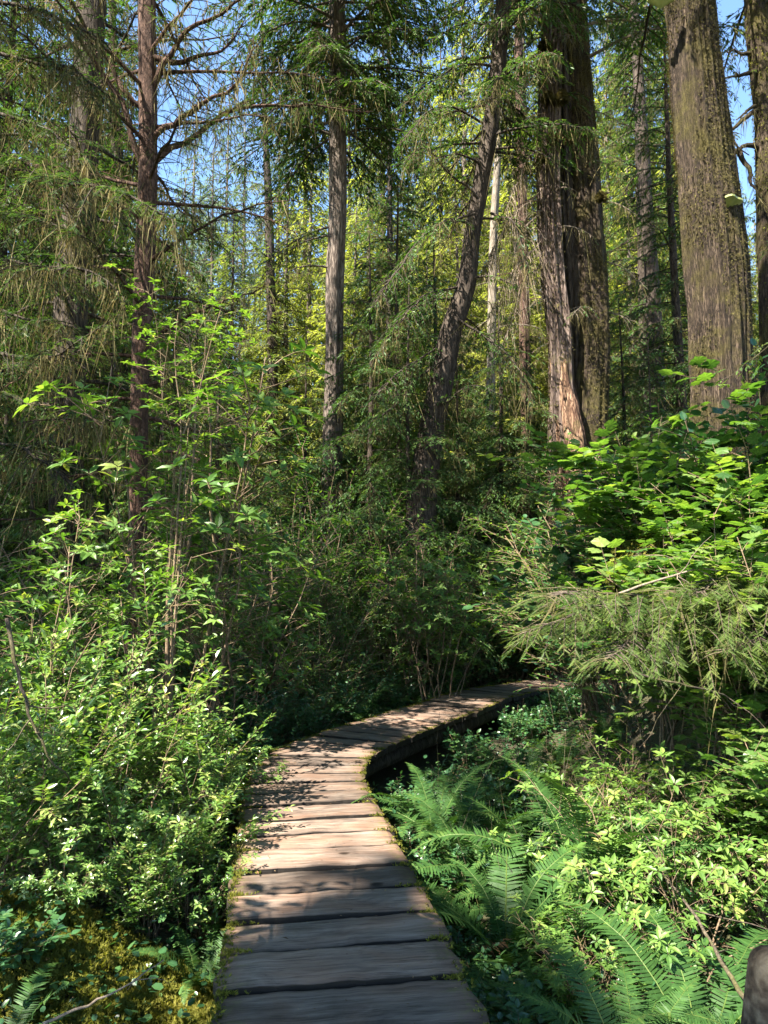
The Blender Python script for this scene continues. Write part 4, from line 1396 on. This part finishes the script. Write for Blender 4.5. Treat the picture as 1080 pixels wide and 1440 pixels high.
THICKD = ShrubKind("thicket_shrub", "shrub", (561, 562, 563), 'leaf_salal', H=1.9, W=1.1, ns=22, nt_=14, nl=9, ll=.080, tpl=LEAF_RND, mode='alt', upright=.45, twl=.26, flat=.9, rstem=.009)
SAP = ShrubKind("sapling", "sapling", (571, 572), 'leaf_lime', H=3.4, W=1.0, ns=9, nt_=20, nl=9, ll=.085, tpl=LEAF_HI, mode='whorl', upright=.35, twl=.17, rstem=.012, lo=.35)

# left bank: the sunlit shrub mass
gl = "sunlit shrubs massed left of the boardwalk"
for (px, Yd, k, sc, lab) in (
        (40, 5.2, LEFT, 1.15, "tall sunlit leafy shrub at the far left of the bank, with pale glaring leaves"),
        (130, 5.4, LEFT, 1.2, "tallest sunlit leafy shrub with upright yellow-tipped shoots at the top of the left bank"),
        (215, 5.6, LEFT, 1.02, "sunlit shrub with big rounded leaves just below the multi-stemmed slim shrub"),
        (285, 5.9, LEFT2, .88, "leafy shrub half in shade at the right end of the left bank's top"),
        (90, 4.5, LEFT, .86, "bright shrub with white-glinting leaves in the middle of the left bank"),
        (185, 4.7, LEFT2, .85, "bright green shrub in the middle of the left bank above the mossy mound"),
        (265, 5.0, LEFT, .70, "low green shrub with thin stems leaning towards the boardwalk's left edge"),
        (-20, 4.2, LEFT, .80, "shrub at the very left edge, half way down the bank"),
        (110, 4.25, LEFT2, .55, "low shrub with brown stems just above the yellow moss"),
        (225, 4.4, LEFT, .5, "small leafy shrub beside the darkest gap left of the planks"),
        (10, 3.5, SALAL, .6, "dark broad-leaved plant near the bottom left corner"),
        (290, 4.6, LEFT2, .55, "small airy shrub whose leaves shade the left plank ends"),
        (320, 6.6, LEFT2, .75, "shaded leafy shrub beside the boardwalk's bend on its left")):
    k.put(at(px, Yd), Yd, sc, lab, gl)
# saplings on the left and the slim multi-stemmed shrub
SAP.put(at(60, 5.9), 5.9, .95, "bright green sapling with whorled leaves at the left edge above the shrubs", "bright saplings on the left", v=0)
SAP.put(at(-10, 5.4), 5.4, .9, "pale sapling cut by the left edge, its tiers of leaves facing the light", "bright saplings on the left", v=1)
SAP.put(at(150, 6.6), 6.6, 1.0, "lime sapling with layered leaves between the left edge and the slim red-brown trunk", "bright saplings on the left", v=1)
SAP.put(at(30, 6.6), 6.6, 1.15, "taller pale sapling rising behind the one at the left edge", "bright saplings on the left", v=1)
SAP.put(at(250, 7.8), 7.8, 1.85, "tall lime-green sapling whose top tiers shine against the dark slim trunk", "bright saplings on the left", v=0)
SAP.put(-3.45, 0.95, 1.9, "unseen lime sapling added beyond the left edge to dapple the near planks", "bright saplings on the left", v=0)  # out of view, added so its leaf shadows fall on the planks
SAP.put(at(335, 8.4), 8.4, 1.2, "green sapling with sparse whorled leaves right of the multi-stemmed slim shrub", "bright saplings on the left", v=1)


def slim_shrub():
    rg = np.random.default_rng(600)
    Yd = 7.0
    b = P(238, 850, Yd)
    root = thing("slim_shrub", (b[0], b[1], gnd1(b[0], b[1])), "slim multi-stemmed shrub with bare brown stems fanning up from one foot, left of centre", "shrub")
    o = -Vector(root.location)
    GW, GF = Geo(), Geo()
    lines = [([(238, 840), (246, 740), (252, 640), (275, 580), (296, 500), (316, 430)], .028), ([(238, 840), (243, 740), (250, 660), (248, 570), (240, 500), (246, 440)], .022),
             ([(240, 840), (250, 740), (256, 670), (262, 600), (288, 490), (282, 430)], .015), ([(236, 830), (234, 740), (228, 640), (226, 560), (222, 470), (205, 400)], .009),
             ([(240, 830), (262, 740), (270, 660), (300, 560), (340, 480)], .008), ([(242, 830), (250, 730), (258, 640), (235, 560), (244, 470)], .010), ([(246, 740), (262, 690), (275, 640), (310, 600), (350, 560)], .007)]
    for pts, r in lines:
        q = np.array([P(a, c, Yd + rg.normal(0, .12)) for a, c in pts])
        q[0] = [b[0] + rg.normal(0, .03), b[1] + rg.normal(0, .03), gnd1(b[0], b[1]) - .05]
        q = spline(q, 16)
        q[1:] += np.cumsum(rg.normal(0, .012, (15, 3)), 0) * .6
        t = np.linspace(0, 1, 16)
        one = Geo()
        one.tubes(q[None], (r * (1 - .9 * t))[None], 7)
        # side twigs carry whorls
        n = 26
        u = rg.uniform(.42, 1, n)
        p0 = np.stack([np.interp(u, t, q[:, i]) for i in range(3)], 1)
        a = rg.uniform(0, 6.28, n)
        d = norm(np.stack([np.cos(a), np.sin(a), rg.uniform(.0, .9, n)], 1))
        Ln = rg.uniform(.15, .5, n)
        t2 = np.linspace(0, 1, 5)
        TP = p0[:, None] + d[:, None] * (Ln[:, None] * t2[None])[..., None]
        TP[..., 2] -= (.12 * Ln)[:, None] * t2 ** 2
        one.tubes(TP, (.0035 * (1 - .6 * t2))[None].repeat(n, 0), 3)
        st = one.build("stem", M['twig'], root, True)
        st.location = o
        m = 9
        li = np.repeat(np.arange(n), m)
        j = np.tile(np.arange(m), n)
        ang = j / 6 * 6.28 + a[li]
        dl = norm(np.stack([np.cos(ang), np.sin(ang), rg.normal(.15, .2, n * m)], 1))
        uu = np.where(j < 6, 1.0, rg.uniform(.3, .9, n * m))
        p = p0[li] + d[li] * (Ln[li] * uu)[:, None] - UP * (.12 * Ln[li] * uu ** 2)[:, None]
        GF.inst(LEAF_HI, frames(dl, UP + rg.normal(0, .25, (n * m, 3))) * rg.uniform(.05, .085, (n * m, 1, 1)), p, np.clip(rg.normal(.5, .22, n * m), 0, 1))
    ob = GF.build("foliage", M['leaf_lime'], root)
    ob.location = o


slim_shrub()

# thicket in the middle distance
rgt = np.random.default_rng(700)
gm = "shaded thicket shrubs beyond the boardwalk"
tl = "leafy green shrub merged into the shaded thicket beyond the boardwalk"
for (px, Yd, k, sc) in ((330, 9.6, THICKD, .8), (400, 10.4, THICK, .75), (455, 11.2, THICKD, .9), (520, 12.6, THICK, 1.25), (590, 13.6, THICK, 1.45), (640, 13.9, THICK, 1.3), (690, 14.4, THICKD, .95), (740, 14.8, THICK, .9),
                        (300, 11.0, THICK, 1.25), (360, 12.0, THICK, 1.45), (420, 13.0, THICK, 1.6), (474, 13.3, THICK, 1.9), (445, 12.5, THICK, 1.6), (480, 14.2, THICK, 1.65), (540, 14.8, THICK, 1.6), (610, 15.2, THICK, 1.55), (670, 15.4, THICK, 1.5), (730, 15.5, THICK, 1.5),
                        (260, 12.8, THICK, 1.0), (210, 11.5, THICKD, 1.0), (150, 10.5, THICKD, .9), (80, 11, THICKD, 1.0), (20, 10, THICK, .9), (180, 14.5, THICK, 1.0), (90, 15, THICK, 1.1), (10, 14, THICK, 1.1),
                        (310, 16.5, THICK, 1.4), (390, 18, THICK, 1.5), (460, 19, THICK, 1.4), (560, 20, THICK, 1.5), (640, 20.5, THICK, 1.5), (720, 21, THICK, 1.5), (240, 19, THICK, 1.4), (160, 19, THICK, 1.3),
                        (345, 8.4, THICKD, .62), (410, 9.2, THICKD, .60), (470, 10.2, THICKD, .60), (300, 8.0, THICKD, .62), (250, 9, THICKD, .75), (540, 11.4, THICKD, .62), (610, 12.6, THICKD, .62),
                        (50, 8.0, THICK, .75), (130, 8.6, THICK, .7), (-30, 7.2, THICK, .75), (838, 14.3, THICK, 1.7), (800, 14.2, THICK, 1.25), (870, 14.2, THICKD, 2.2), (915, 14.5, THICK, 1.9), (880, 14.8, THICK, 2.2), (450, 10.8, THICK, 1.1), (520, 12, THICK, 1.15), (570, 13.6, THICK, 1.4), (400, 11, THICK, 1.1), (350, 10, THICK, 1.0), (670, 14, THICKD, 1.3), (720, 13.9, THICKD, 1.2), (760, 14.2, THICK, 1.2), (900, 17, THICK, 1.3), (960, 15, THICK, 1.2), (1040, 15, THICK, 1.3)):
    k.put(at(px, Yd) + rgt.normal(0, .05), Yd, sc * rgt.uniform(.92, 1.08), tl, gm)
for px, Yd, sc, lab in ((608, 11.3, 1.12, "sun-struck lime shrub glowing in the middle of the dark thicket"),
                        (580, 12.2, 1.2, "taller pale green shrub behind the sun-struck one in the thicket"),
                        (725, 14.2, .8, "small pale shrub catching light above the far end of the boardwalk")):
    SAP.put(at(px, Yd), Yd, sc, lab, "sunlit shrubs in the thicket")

# right hill
gh = "broad-leaved shrubs on the right-hand bank"
for (px, Yd, k, sc, lab) in (
        (1010, 5.6, MAPLE_S, 1.05, "broad-leaved shrub with lime backlit leaves below the mossy leaning trunk"),
        (1085, 5.2, MAPLE_S, .90, "broad-leaved shrub with wide lobed leaves at the right edge of the bank"),
        (930, 6.2, MAPLE_S, 1.0, "broad-leaved shrub with flat layered leaves in the middle of the right bank"),
        (925, 7.2, MAPLE_S, 1.1, "dark broad-leaved shrub right of the cedar's torn base"),
        (1060, 6.8, MAPLE_S, 1.2, "tall broad-leaved shrub rising in front of the mossy leaning trunk's foot"),
        (960, 7.4, MAPLE_S, 1.3, "broad-leaved shrub high on the bank left of the mossy leaning trunk"),
        (1120, 4.7, MAPLE_S, .72, "broad-leaved shrub leaning in from the right above the hemlock bough"),
        (880, 8.4, THICKD, 1.5, "dark round-leaved shrub filling the bank behind the broad leaves"),
        (910, 9.0, THICKD, 1.3, "dark shrub at the foot of the right bank below the split cedar"),
        (1000, 8.4, THICKD, 1.7, "dark shrub beneath the mossy leaning trunk"),
        (900, 10.0, THICK, 1.55, "green shrub climbing the right side of the split cedar"),
        (850, 10.2, THICK, 1.6, "green shrub in front of the split cedar's mossy stem"),
        (1060, 8.0, THICKD, 1.6, "dark leafy shrub behind the tall broad-leaved one at the right edge")):
    k.put(at(px, Yd), Yd, sc, lab, gh)

# lower right
ga = "lime whorled shrubs right of the boardwalk"
for (px, Yd, sc, lab) in (
        (890, 4.7, .98, "lime whorled-leaf shrub, the brightest one, in the middle of the lower right"),
        (1000, 4.9, 1.0, "lime whorled-leaf shrub right of the brightest one, below the hemlock bough"),
        (1075, 4.4, .95, "lime whorled-leaf shrub cut by the right edge above the rail end"),
        (830, 5.2, .82, "shaded whorled-leaf shrub behind the tall ferns on the lower right"),
        (945, 4.1, .85, "lime shrub with bare brown stems leaning over the ferns at lower right"),
        (820, 3.8, .58, "low bright shrub spilling between the ferns near the bottom"),
        (800, 6.3, .85, "dim whorled-leaf shrub in the hollow between the ferns and the hemlock bough"),
        (870, 6.0, .9, "dim whorled-leaf shrub just under the tip of the hemlock bough"),
        (1020, 5.6, .95, "pale whorled-leaf shrub under the drooping hemlock bough")):
    AZ.put(at(px, Yd), Yd, sc, lab, ga)
SAL = "dark broad-leaved plant growing low beside the boardwalk"
for (px, Yd, sc) in ((560, 7.2, .55), (600, 6.8, .65), (640, 6.4, .60), (680, 7.6, .7), (700, 6.6, .7), (745, 6.8, .55), (620, 7.9, .6), (660, 8.8, .7), (730, 7.9, .5), (700, 7.9, .6), (740, 8.6, .55), (590, 5.4, .42), (575, 6.0, .45), (650, 5.2, .45),
                     (330, 7.4, .6), (370, 8.0, .6), (420, 8.6, .6), (460, 9.4, .6), (300, 6.6, .6), (690, 3.6, .5), (660, 4.0, .42), (640, 4.4, .4), (740, 3.2, .5), (300, 5.6, .5), (320, 5.0, .4), (270, 3.7, .35), (150, 3.3, .25)):
    x = at(px, Yd)
    if pdist(x, Yd)[0] < .72:
        continue
    SALAL.put(x, Yd, sc, SAL, "low dark plants beside the boardwalk")

for k in range(16):
    i_ = int(len(PATHC) * (.63 + .24 * k / 15))
    t_ = PATHC[i_ + 1] - PATHC[i_]
    t_ = t_ / np.linalg.norm(t_)
    q_ = PATHC[i_] + np.array([t_[1], -t_[0]]) * (.78 + .22 * (k % 3 == 0))
    SALAL.put(q_[0], q_[1], .58 + .12 * (k % 2), SAL, "low dark plants beside the boardwalk")

# ------------------------------------------------------------------ sword ferns
def frond_geo(seed, L, a0, bend, dead=False):
    rg = np.random.default_rng(seed)
    K = 16
    t = np.linspace(0, 1, K)
    ang = a0 - bend * t ** 1.3
    ds = L / (K - 1)
    x = np.concatenate([[0], np.cumsum(np.cos(ang[:-1]) * ds)])
    z = np.concatenate([[0], np.cumsum(np.sin(ang[:-1]) * ds)])
    y = np.cumsum(rg.normal(0, .004, K))
    pts = np.stack([x, y, z], 1)
    G = Geo()
    G.tubes(pts[None], (.0035 * (1 - .8 * t) + .0006)[None], 4, .9)
    n = 58
    u = np.repeat(.08 + .92 * np.arange(n) / n, 2)
    s = np.where(np.arange(2 * n) % 2, 1.0, -1.0)[:, None]
    p = np.stack([np.interp(u, t, pts[:, i]) for i in range(3)], 1)
    tg = norm(np.stack([np.interp(u, t, norm(np.gradient(pts, axis=0))[:, i]) for i in range(3)], 1))
    sd = np.cross(tg, np.array([0, 1.0, 0]))
    nrm = norm(np.cross(np.array([0, 1.0, 0])[None].repeat(2 * n, 0), tg) * -1)
    lat = np.array([0, 1.0, 0])[None] * s
    l = .105 * L * np.minimum(1, .55 + u * 2.5) * (1 - np.clip((u - .55) / .45, 0, 1) ** 1.5 * .92) * rg.uniform(.88, 1.08, 2 * n)
    d = norm(lat + tg * (.18 + .5 * u[:, None] ** 3) + nrm * rg.normal(.12, .10, (2 * n, 1)) + rg.normal(0, .04, (2 * n, 3)))
    G.inst(PINNA, frames(d, nrm + rg.normal(0, .12, (2 * n, 3))) * np.stack([np.full(2 * n, .0125 / .16 * L), l, l], 1)[:, None, :], p, np.clip(.45 + .25 * (u - .5) + rg.normal(0, .10, 2 * n), 0, 1))
    return G


FR = [frond_geo(800 + i, 1.0, a, b).mesh("frond", M['fern']) for i, (a, b) in enumerate(((1.40, 1.5), (1.2, 1.7), (1.0, 1.5), (.75, 1.3), (1.3, 2.2)))]
FRD = [frond_geo(820 + i, .9, a, b).mesh("frond", M['fern_dead']) for i, (a, b) in enumerate(((.4, .9), (.15, .6)))]


def fern(x, y, s, n, label, group="sword ferns beside the boardwalk", dead=1):
    rg = np.random.default_rng(int(abs(x * 3301 + y * 7727) * 100) % 2 ** 31)
    root = thing("sword_fern", (x, y, gnd1(x, y) - .02), label, "fern", group)
    a = rg.uniform(0, 6.28)
    for i in range(n):
        a += 2.4 + rg.normal(0, .2)
        o = bpy.data.objects.new("frond", FR[rg.integers(len(FR))] if i >= dead else FRD[rg.integers(2)])
        if i < dead: o['label'] = "brown withered frond"
        COL.objects.link(o)
        o.parent = root
        o.rotation_euler = (rg.normal(0, .12), rg.normal(0, .10), a)
        q = s * rg.uniform(.7, 1.15)
        o.scale = (q, q, q)
        o.location = (math.cos(a) * .03, math.sin(a) * .03, .0)
    return root


for px, Yd, s, n, lab in (
        (800, 4.8, 1.25, 20, "large sword fern with tall dark fronds in the middle of the lower right"),
        (745, 5.3, 1.15, 18, "dark sword fern behind the large one, nearer the boardwalk"),
        (705, 4.4, 1.05, 17, "sword fern with pale arching fronds spread beside the plank edge"),
        (960, 3.3, .95, 16, "sword fern with long hanging fronds in the bottom right corner"),
        (870, 3.0, .85, 14, "sword fern cut by the bottom edge right of the boardwalk"),
        (1070, 3.2, .8, 13, "sword fern behind the dark rail end"),
        (610, 6.2, .95, 15, "shaded sword fern close to the boardwalk's bend on its right"),
        (660, 5.6, 1.0, 15, "shaded sword fern between the bend and the pale arching one"),
        (780, 6.6, .8, 13, "shaded sword fern at the back of the lower right hollow"),
        (500, 10.2, 1.1, 15, "drooping sword fern left of the boardwalk's far stretch"),
        (545, 11.2, 1.0, 14, "second drooping sword fern farther along the left of the far planks"),
        (465, 9.3, .9, 14, "sword fern close behind the boardwalk's bend"),
        (600, 12.2, 1.0, 14, "sword fern in the dark where the boardwalk turns right"),
        (655, 13.2, 1.0, 13, "sword fern beyond the farthest planks"),
        (400, 8.4, .8, 13, "dark sword fern left of the bend under the thicket"),
        (340, 7.2, .7, 12, "small sword fern between left shrubs and the bend"),
        (300, 4.1, .55, 11, "small fern in the gap left of the near planks"),
        (720, 3.6, .55, 11, "small bright fern beside the nearest planks on the right"),
        (640, 4.9, .5, 10, "little fern tucked against the right plank ends"),
        (30, 3.05, .6, 10, "fern in the bottom left corner on the moss"),
        (275, 3.0, .5, 9, "little fern at the bottom, left of the nearest plank"),
        (735, 7.7, .8, 13, "shaded fern on the open ground right of the far planks"),
        (700, 8.4, .7, 12, "small shaded fern hard against the far planks' right side"),
        (790, 8.2, .8, 12, "fern in the hollow left of the drooping hemlock bough"),
        (850, 7.4, .7, 13, "fern in the dark below the hemlock bough")):
    x = at(px, Yd)
    fern(x, Yd, s, n, lab)

# ------------------------------------------------------------------ drooping hemlock at the right edge
def hemlock_right():
    rg = np.random.default_rng(900)
    b = np.array([at(1190, 5.4), 5.4, 0])
    b[2] = gnd1(b[0], b[1]) - .1
    path = np.array([[*b, .11], [b[0], b[1], 2.2, .09], [b[0] + .1, b[1], 4.5, .05], [b[0] + .1, b[1] + .1, 6.2, .01]])
    root = tree_root("young_hemlock", path, "young hemlock at the right edge, its low lichen-hung boughs drooping over the lime shrubs")
    GW, GF, GM = Geo(), Geo(), Geo()
    V, c, r = trunk_geo(GW, path, 20, 80, .05, 4, .04, 30, .3, .4)
    kw = dict(dens=22, tw=.085, twd=34, tpl=TWIG_HI, moss=170, ml=.11, spread=.44, r0=.022, bsag=.35, bare=.05)
    for pts, f in (([(1190, 800), (1090, 815), (990, 830), (900, 845), (800, 840), (755, 830)], .9), ([(1190, 830), (1080, 850), (980, 880), (900, 900), (850, 935)], 1),
                   ([(1190, 780), (1100, 790), (1020, 800), (960, 815)], 1), ([(1190, 870), (1100, 890), (1030, 905), (960, 930)], .8),
                   ([(1190, 820), (1060, 835), (960, 850), (870, 870), (800, 905)], 1), ([(1190, 760), (1110, 775), (1060, 800), (1030, 830)], .9)):
        q = np.array([P(a, b_, 5.4 - .16 * i + rg.normal(0, .1)) for i, (a, b_) in enumerate(pts)])
        limb(GW, GF, GM, rg, q[0], 0, 1, path=q, fol=f, **kw)
    radial_limbs(GW, GF, GM, rg, c, r, 3.4, 6.1, 12, .9, .3, dens=9, fol=1, tw=.08, twd=22, r0=.012, spread=.36)
    finish(root, GW, GF, GM, M['limb'], M['needle_bough'], M['lichen'])


hemlock_right()

# ------------------------------------------------------------------ dead branches, log, stump
def stick(name, pts, r, mat, label, cat, twigs=4, seed=0):
    rg = np.random.default_rng(seed)
    q = np.array(pts, float)
    G = Geo()
    s = spline(q, 14)
    s[1:-1] += rg.normal(0, r * .6, (12, 3))
    t = np.linspace(0, 1, 14)
    G.tubes(s[None], (r * (1 - .65 * t))[None], 7)
    for i in range(twigs):
        u = rg.uniform(.2, .95)
        p = np.array([np.interp(u, t, s[:, k]) for k in range(3)])
        d = norm((s[-1] - s[0]) / np.linalg.norm(s[-1] - s[0]) * .6 + rg.normal(0, .6, 3) + UP * .1)
        L = rg.uniform(.15, .45) * np.linalg.norm(s[-1] - s[0])
        tt = np.linspace(0, 1, 6)
        w = p + np.outer(tt * L, d) + np.cumsum(rg.normal(0, .01, (6, 3)), 0)
        w[:, 2] -= .2 * L * tt ** 2
        w[0] = p
        G.tubes(w[None], (r * .4 * (1 - .7 * tt))[None], 5)
    return tag(G.build(name, M[mat], None, True), label, cat)


stick("dead_branch", [P(870, 835, 4.95), P(930, 815, 4.9), P(985, 800, 4.95), P(1060, 815, 5.0)], .009, 'dead_twig', "bleached forked dead branch caught above the hemlock bough", "branch", 7, 1)
stick("dead_branch", [P(1085, 1450, 2.95), P(1030, 1375, 3.3), P(985, 1300, 3.7), P(940, 1235, 4.1), P(905, 1170, 4.4)], .011, 'limb', "mossy leaning dead branch slanting up from the rail end through the shrubs", "branch", 3, 2)
stick("dead_branch", [P(880, 945, 4.4), P(960, 962, 4.4), P(1010, 975, 4.5), P(1050, 1000, 4.7)], .007, 'limb', "thin dead branch lying sideways under the drooping hemlock bough", "branch", 3, 3)
stick("dead_branch", [P(10, 870, 4.0), P(40, 1000, 3.9), P(75, 1070, 3.9), P(100, 1100, 4.0)], .012, 'limb', "dark bent branch hanging down across the pale leaves at left", "branch", 3, 4)
stick("dead_branch", [P(60, 1440, 2.9), P(160, 1395, 3.0), P(230, 1350, 3.2)], .006, 'dead_twig', "thin bleached twig lying on the yellow moss", "branch", 2, 5)


def stump():
    rg = np.random.default_rng(950)
    c = P(775, 800, 14.2)
    z = gnd1(c[0], c[1])
    root = thing("nurse_stump", (c[0], c[1], z), "rotten red-brown stump in the shade below the split cedar", "stump")
    G = Geo()
    path = np.array([[0, 0, -.1, .42], [0, 0, .8, .36], [.03, 0, 1.6, .33], [.03, 0, 2.2, .30]])
    V, cc, r = trunk_geo(G, path, 48, 80, .2, 3, .12, 40, .5, .5)
    G.build("trunk", M['red_wood'], root, True)
    T = Geo()
    trunk_moss(T, V, cc, rg, 6000, .02, .05, None, None, .5)
    T.build("trunk_moss", M['moss_brown'], root)
    a, b = P(870, 800, 6.6), P(1000, 740, 7.4)
    rt = thing("fallen_log", a, "mossy rotting log lying in the dark under the right bank's leaves", "log")
    G = Geo()
    path = np.array([[0, 0, -.1, .15], [*((b - a) * .5), .17], [*(b - a), .16]])
    V, cc, r = trunk_geo(G, path, 32, 60, .1, 3, .1, 41, 0, .5)
    G.build("trunk", M['dark_bark'], rt, True)
    T = Geo()
    trunk_moss(T, V, cc, rg, 7000, .02, .05, None, (0, 0, .5), .2)
    T.build("trunk_moss", M['moss'], rt)


stump()

# ------------------------------------------------------------------ rail end at the lower right
def rail():
    import bmesh
    c = P(1019, 1372, 1.5)
    root = thing("wooden_rail", (c[0] + .5, c[1], gnd1(c[0] + .5, c[1])), "dark worn wooden rail end with a rounded corner in the bottom right corner", "rail")
    z0 = c[2] - root.location.z

    def box(name, sx, sy, sz, loc, rot, bev):
        bm = bmesh.new()
        bmesh.ops.create_cube(bm, size=1.0)
        bmesh.ops.scale(bm, vec=(sx, sy, sz), verts=bm.verts)
        bmesh.ops.bevel(bm, geom=list(bm.edges), offset=bev, segments=4, profile=.5, affect='EDGES')
        me = bpy.data.meshes.new(name)
        bm.to_mesh(me); bm.free()
        for p in me.polygons: p.use_smooth = True
        me.materials.append(M['rail'])
        o = bpy.data.objects.new(name, me)
        COL.objects.link(o)
        o.parent = root
        o.location = loc
        o.rotation_euler = rot
    Lr = 1.3
    ang = .18
    box("rail_beam", Lr, .10, .24, (-.5 + Lr / 2, .0, z0 - .095 - .06), (0, ang, .1), .038)
    box("post", .11, .11, z0 - .1 + .4, (.1, .11, (z0 - .1 - .4) / 2), (0, 0, 0), .012)


rail()

# ------------------------------------------------------------------ ground cover, moss, litter, small finds
def ground_cover():
    rg = np.random.default_rng(1000)

    def spots(n, x0, x1, y0, y1, pmin=.60):
        y = y0 + (y1 - y0) * rg.uniform(0, 1, n) ** 1.4
        x = rg.uniform(x0, x1, n) * (.35 + .65 * y / y1)
        k = (pdist(x, y) > pmin) & (np.abs(x) < y * .62 + .8)
        x, y = x[k], y[k]
        return np.stack([x, y, gnd(x, y)], 1)
    p = spots(42000, -8, 8, 1.8, 15)
    n = len(p)
    p[:, 2] += rg.gamma(2, .05, n)
    a = rg.uniform(0, 6.28, n)
    d = np.stack([np.cos(a), np.sin(a), rg.normal(.1, .3, n)], 1)
    G = Geo()
    G.inst(LEAF_RND, frames(d, UP + rg.normal(0, .35, (n, 3))) * rg.uniform(.02, .065, (n, 1, 1)), p, rg.uniform(0, 1, n))
    tag(G.build("ground_cover", M['leaf_salal']), kind='stuff')
    p = spots(26000, -6, 6, 1.8, 9, .5)
    n = len(p)
    p[:, 2] += .012
    a = rg.uniform(0, 6.28, n)
    d = np.stack([np.cos(a), np.sin(a), rg.normal(0, .25, n)], 1)
    G = Geo()
    G.inst(LEAF_LO, frames(d, UP + rg.normal(0, .4, (n, 3))) * rg.uniform(.015, .06, (n, 1, 1)), p, rg.uniform(0, 1, n))
    tag(G.build("leaf_litter", M['litter']), kind='stuff')
    # yellow moss carpet, lower left
    n = 90000
    x = rg.uniform(-2.2, -.55, n)
    y = rg.uniform(2.5, 4.3, n)
    keep = (fbm(x * 2.5, y * 2.5, 0, 5) + .75 - np.abs(y - 3.1) * .45 > rg.normal(0, .2, n)) & (pdist(x, y) > .53)
    x, y = x[keep], y[keep]
    n = len(x)
    hump = .09 * np.maximum(fbm(x * 4, y * 4, 0, 8), -.2) + .05 * np.maximum(fbm(x * 13, y * 13, 0, 9), 0)
    p = np.stack([x, y, gnd(x, y) + hump + .06], 1)
    d = norm(np.stack([rg.normal(0, .6, n), rg.normal(0, .6, n), rg.uniform(.3, 1, n)], 1))
    G = Geo()
    G.inst(TUFT, frames(d, rvec(rg, n)) * rg.uniform(.010, .032, (n, 1, 1)), p - UP * rg.uniform(0, .05, (n, 1)), np.clip(.5 + .3 * fbm(x * 4, y * 4, 1, 12) + rg.normal(0, .15, n), 0, 1))
    tag(G.build("moss_carpet", M['moss']), kind='stuff')
    # bare upright stems in the shade of the shrubs
    p = spots(520, -6, 6, 4.6, 12, .95)
    n = len(p)
    t = np.linspace(0, 1, 5)
    d = norm(np.stack([rg.normal(0, .35, n), rg.normal(0, .35, n), np.ones(n)], 1))
    L = rg.uniform(.3, 1.2, n)
    Q = p[:, None] + d[:, None] * (L[:, None] * t[None])[..., None] + np.cumsum(rg.normal(0, .015, (n, 5, 3)), 1)
    G = Geo()
    G.tubes(Q, rg.uniform(.0015, .0035, (n, 1)) * (1 - .6 * t), 4)
    tag(G.build("undergrowth_stems", M['limb']), kind='stuff')


ground_cover()


def small_finds():
    rg = np.random.default_rng(1100)
    import bmesh
    p = P(165, 1410, 3.05)
    z = gnd1(p[0], p[1]) + .15
    bm = bmesh.new()
    bmesh.ops.create_uvsphere(bm, u_segments=20, v_segments=12, radius=.030)
    for v in bm.verts:
        v.co.z = v.co.z * .8 + .03
        v.co *= 1 + .08 * math.sin(v.co.x * 150) * math.sin(v.co.y * 130)
    me = bpy.data.meshes.new("puffball_mushroom")
    bm.to_mesh(me); bm.free()
    for f in me.polygons: f.use_smooth = True
    m_, nt, out = nodemat("pale_mushroom")
    tcn = N(nt, "ShaderNodeTexCoord")
    nz = N(nt, "ShaderNodeTexNoise", i_Scale=60.0, i_Detail=5.0)
    nt.links.new(tcn.outputs['Object'], nz.inputs['Vector'])
    cr = ramp(nt, nz.outputs['Fac'], [(.35, (.20, .16, .11)), (.65, (.48, .43, .34))])
    pb = N(nt, "ShaderNodeBsdfPrincipled", i_Roughness=.8)
    nt.links.new(cr.outputs[0], pb.inputs['Base Color'])
    nt.links.new(pb.outputs[0], out.inputs[0])
    me.materials.append(m_)
    o = bpy.data.objects.new("puffball_mushroom", me)
    COL.objects.link(o)
    o.location = (p[0], p[1], z)
    tag(o, "pale round puffball mushroom nested in the yellow moss at lower left", "mushroom")


small_finds()
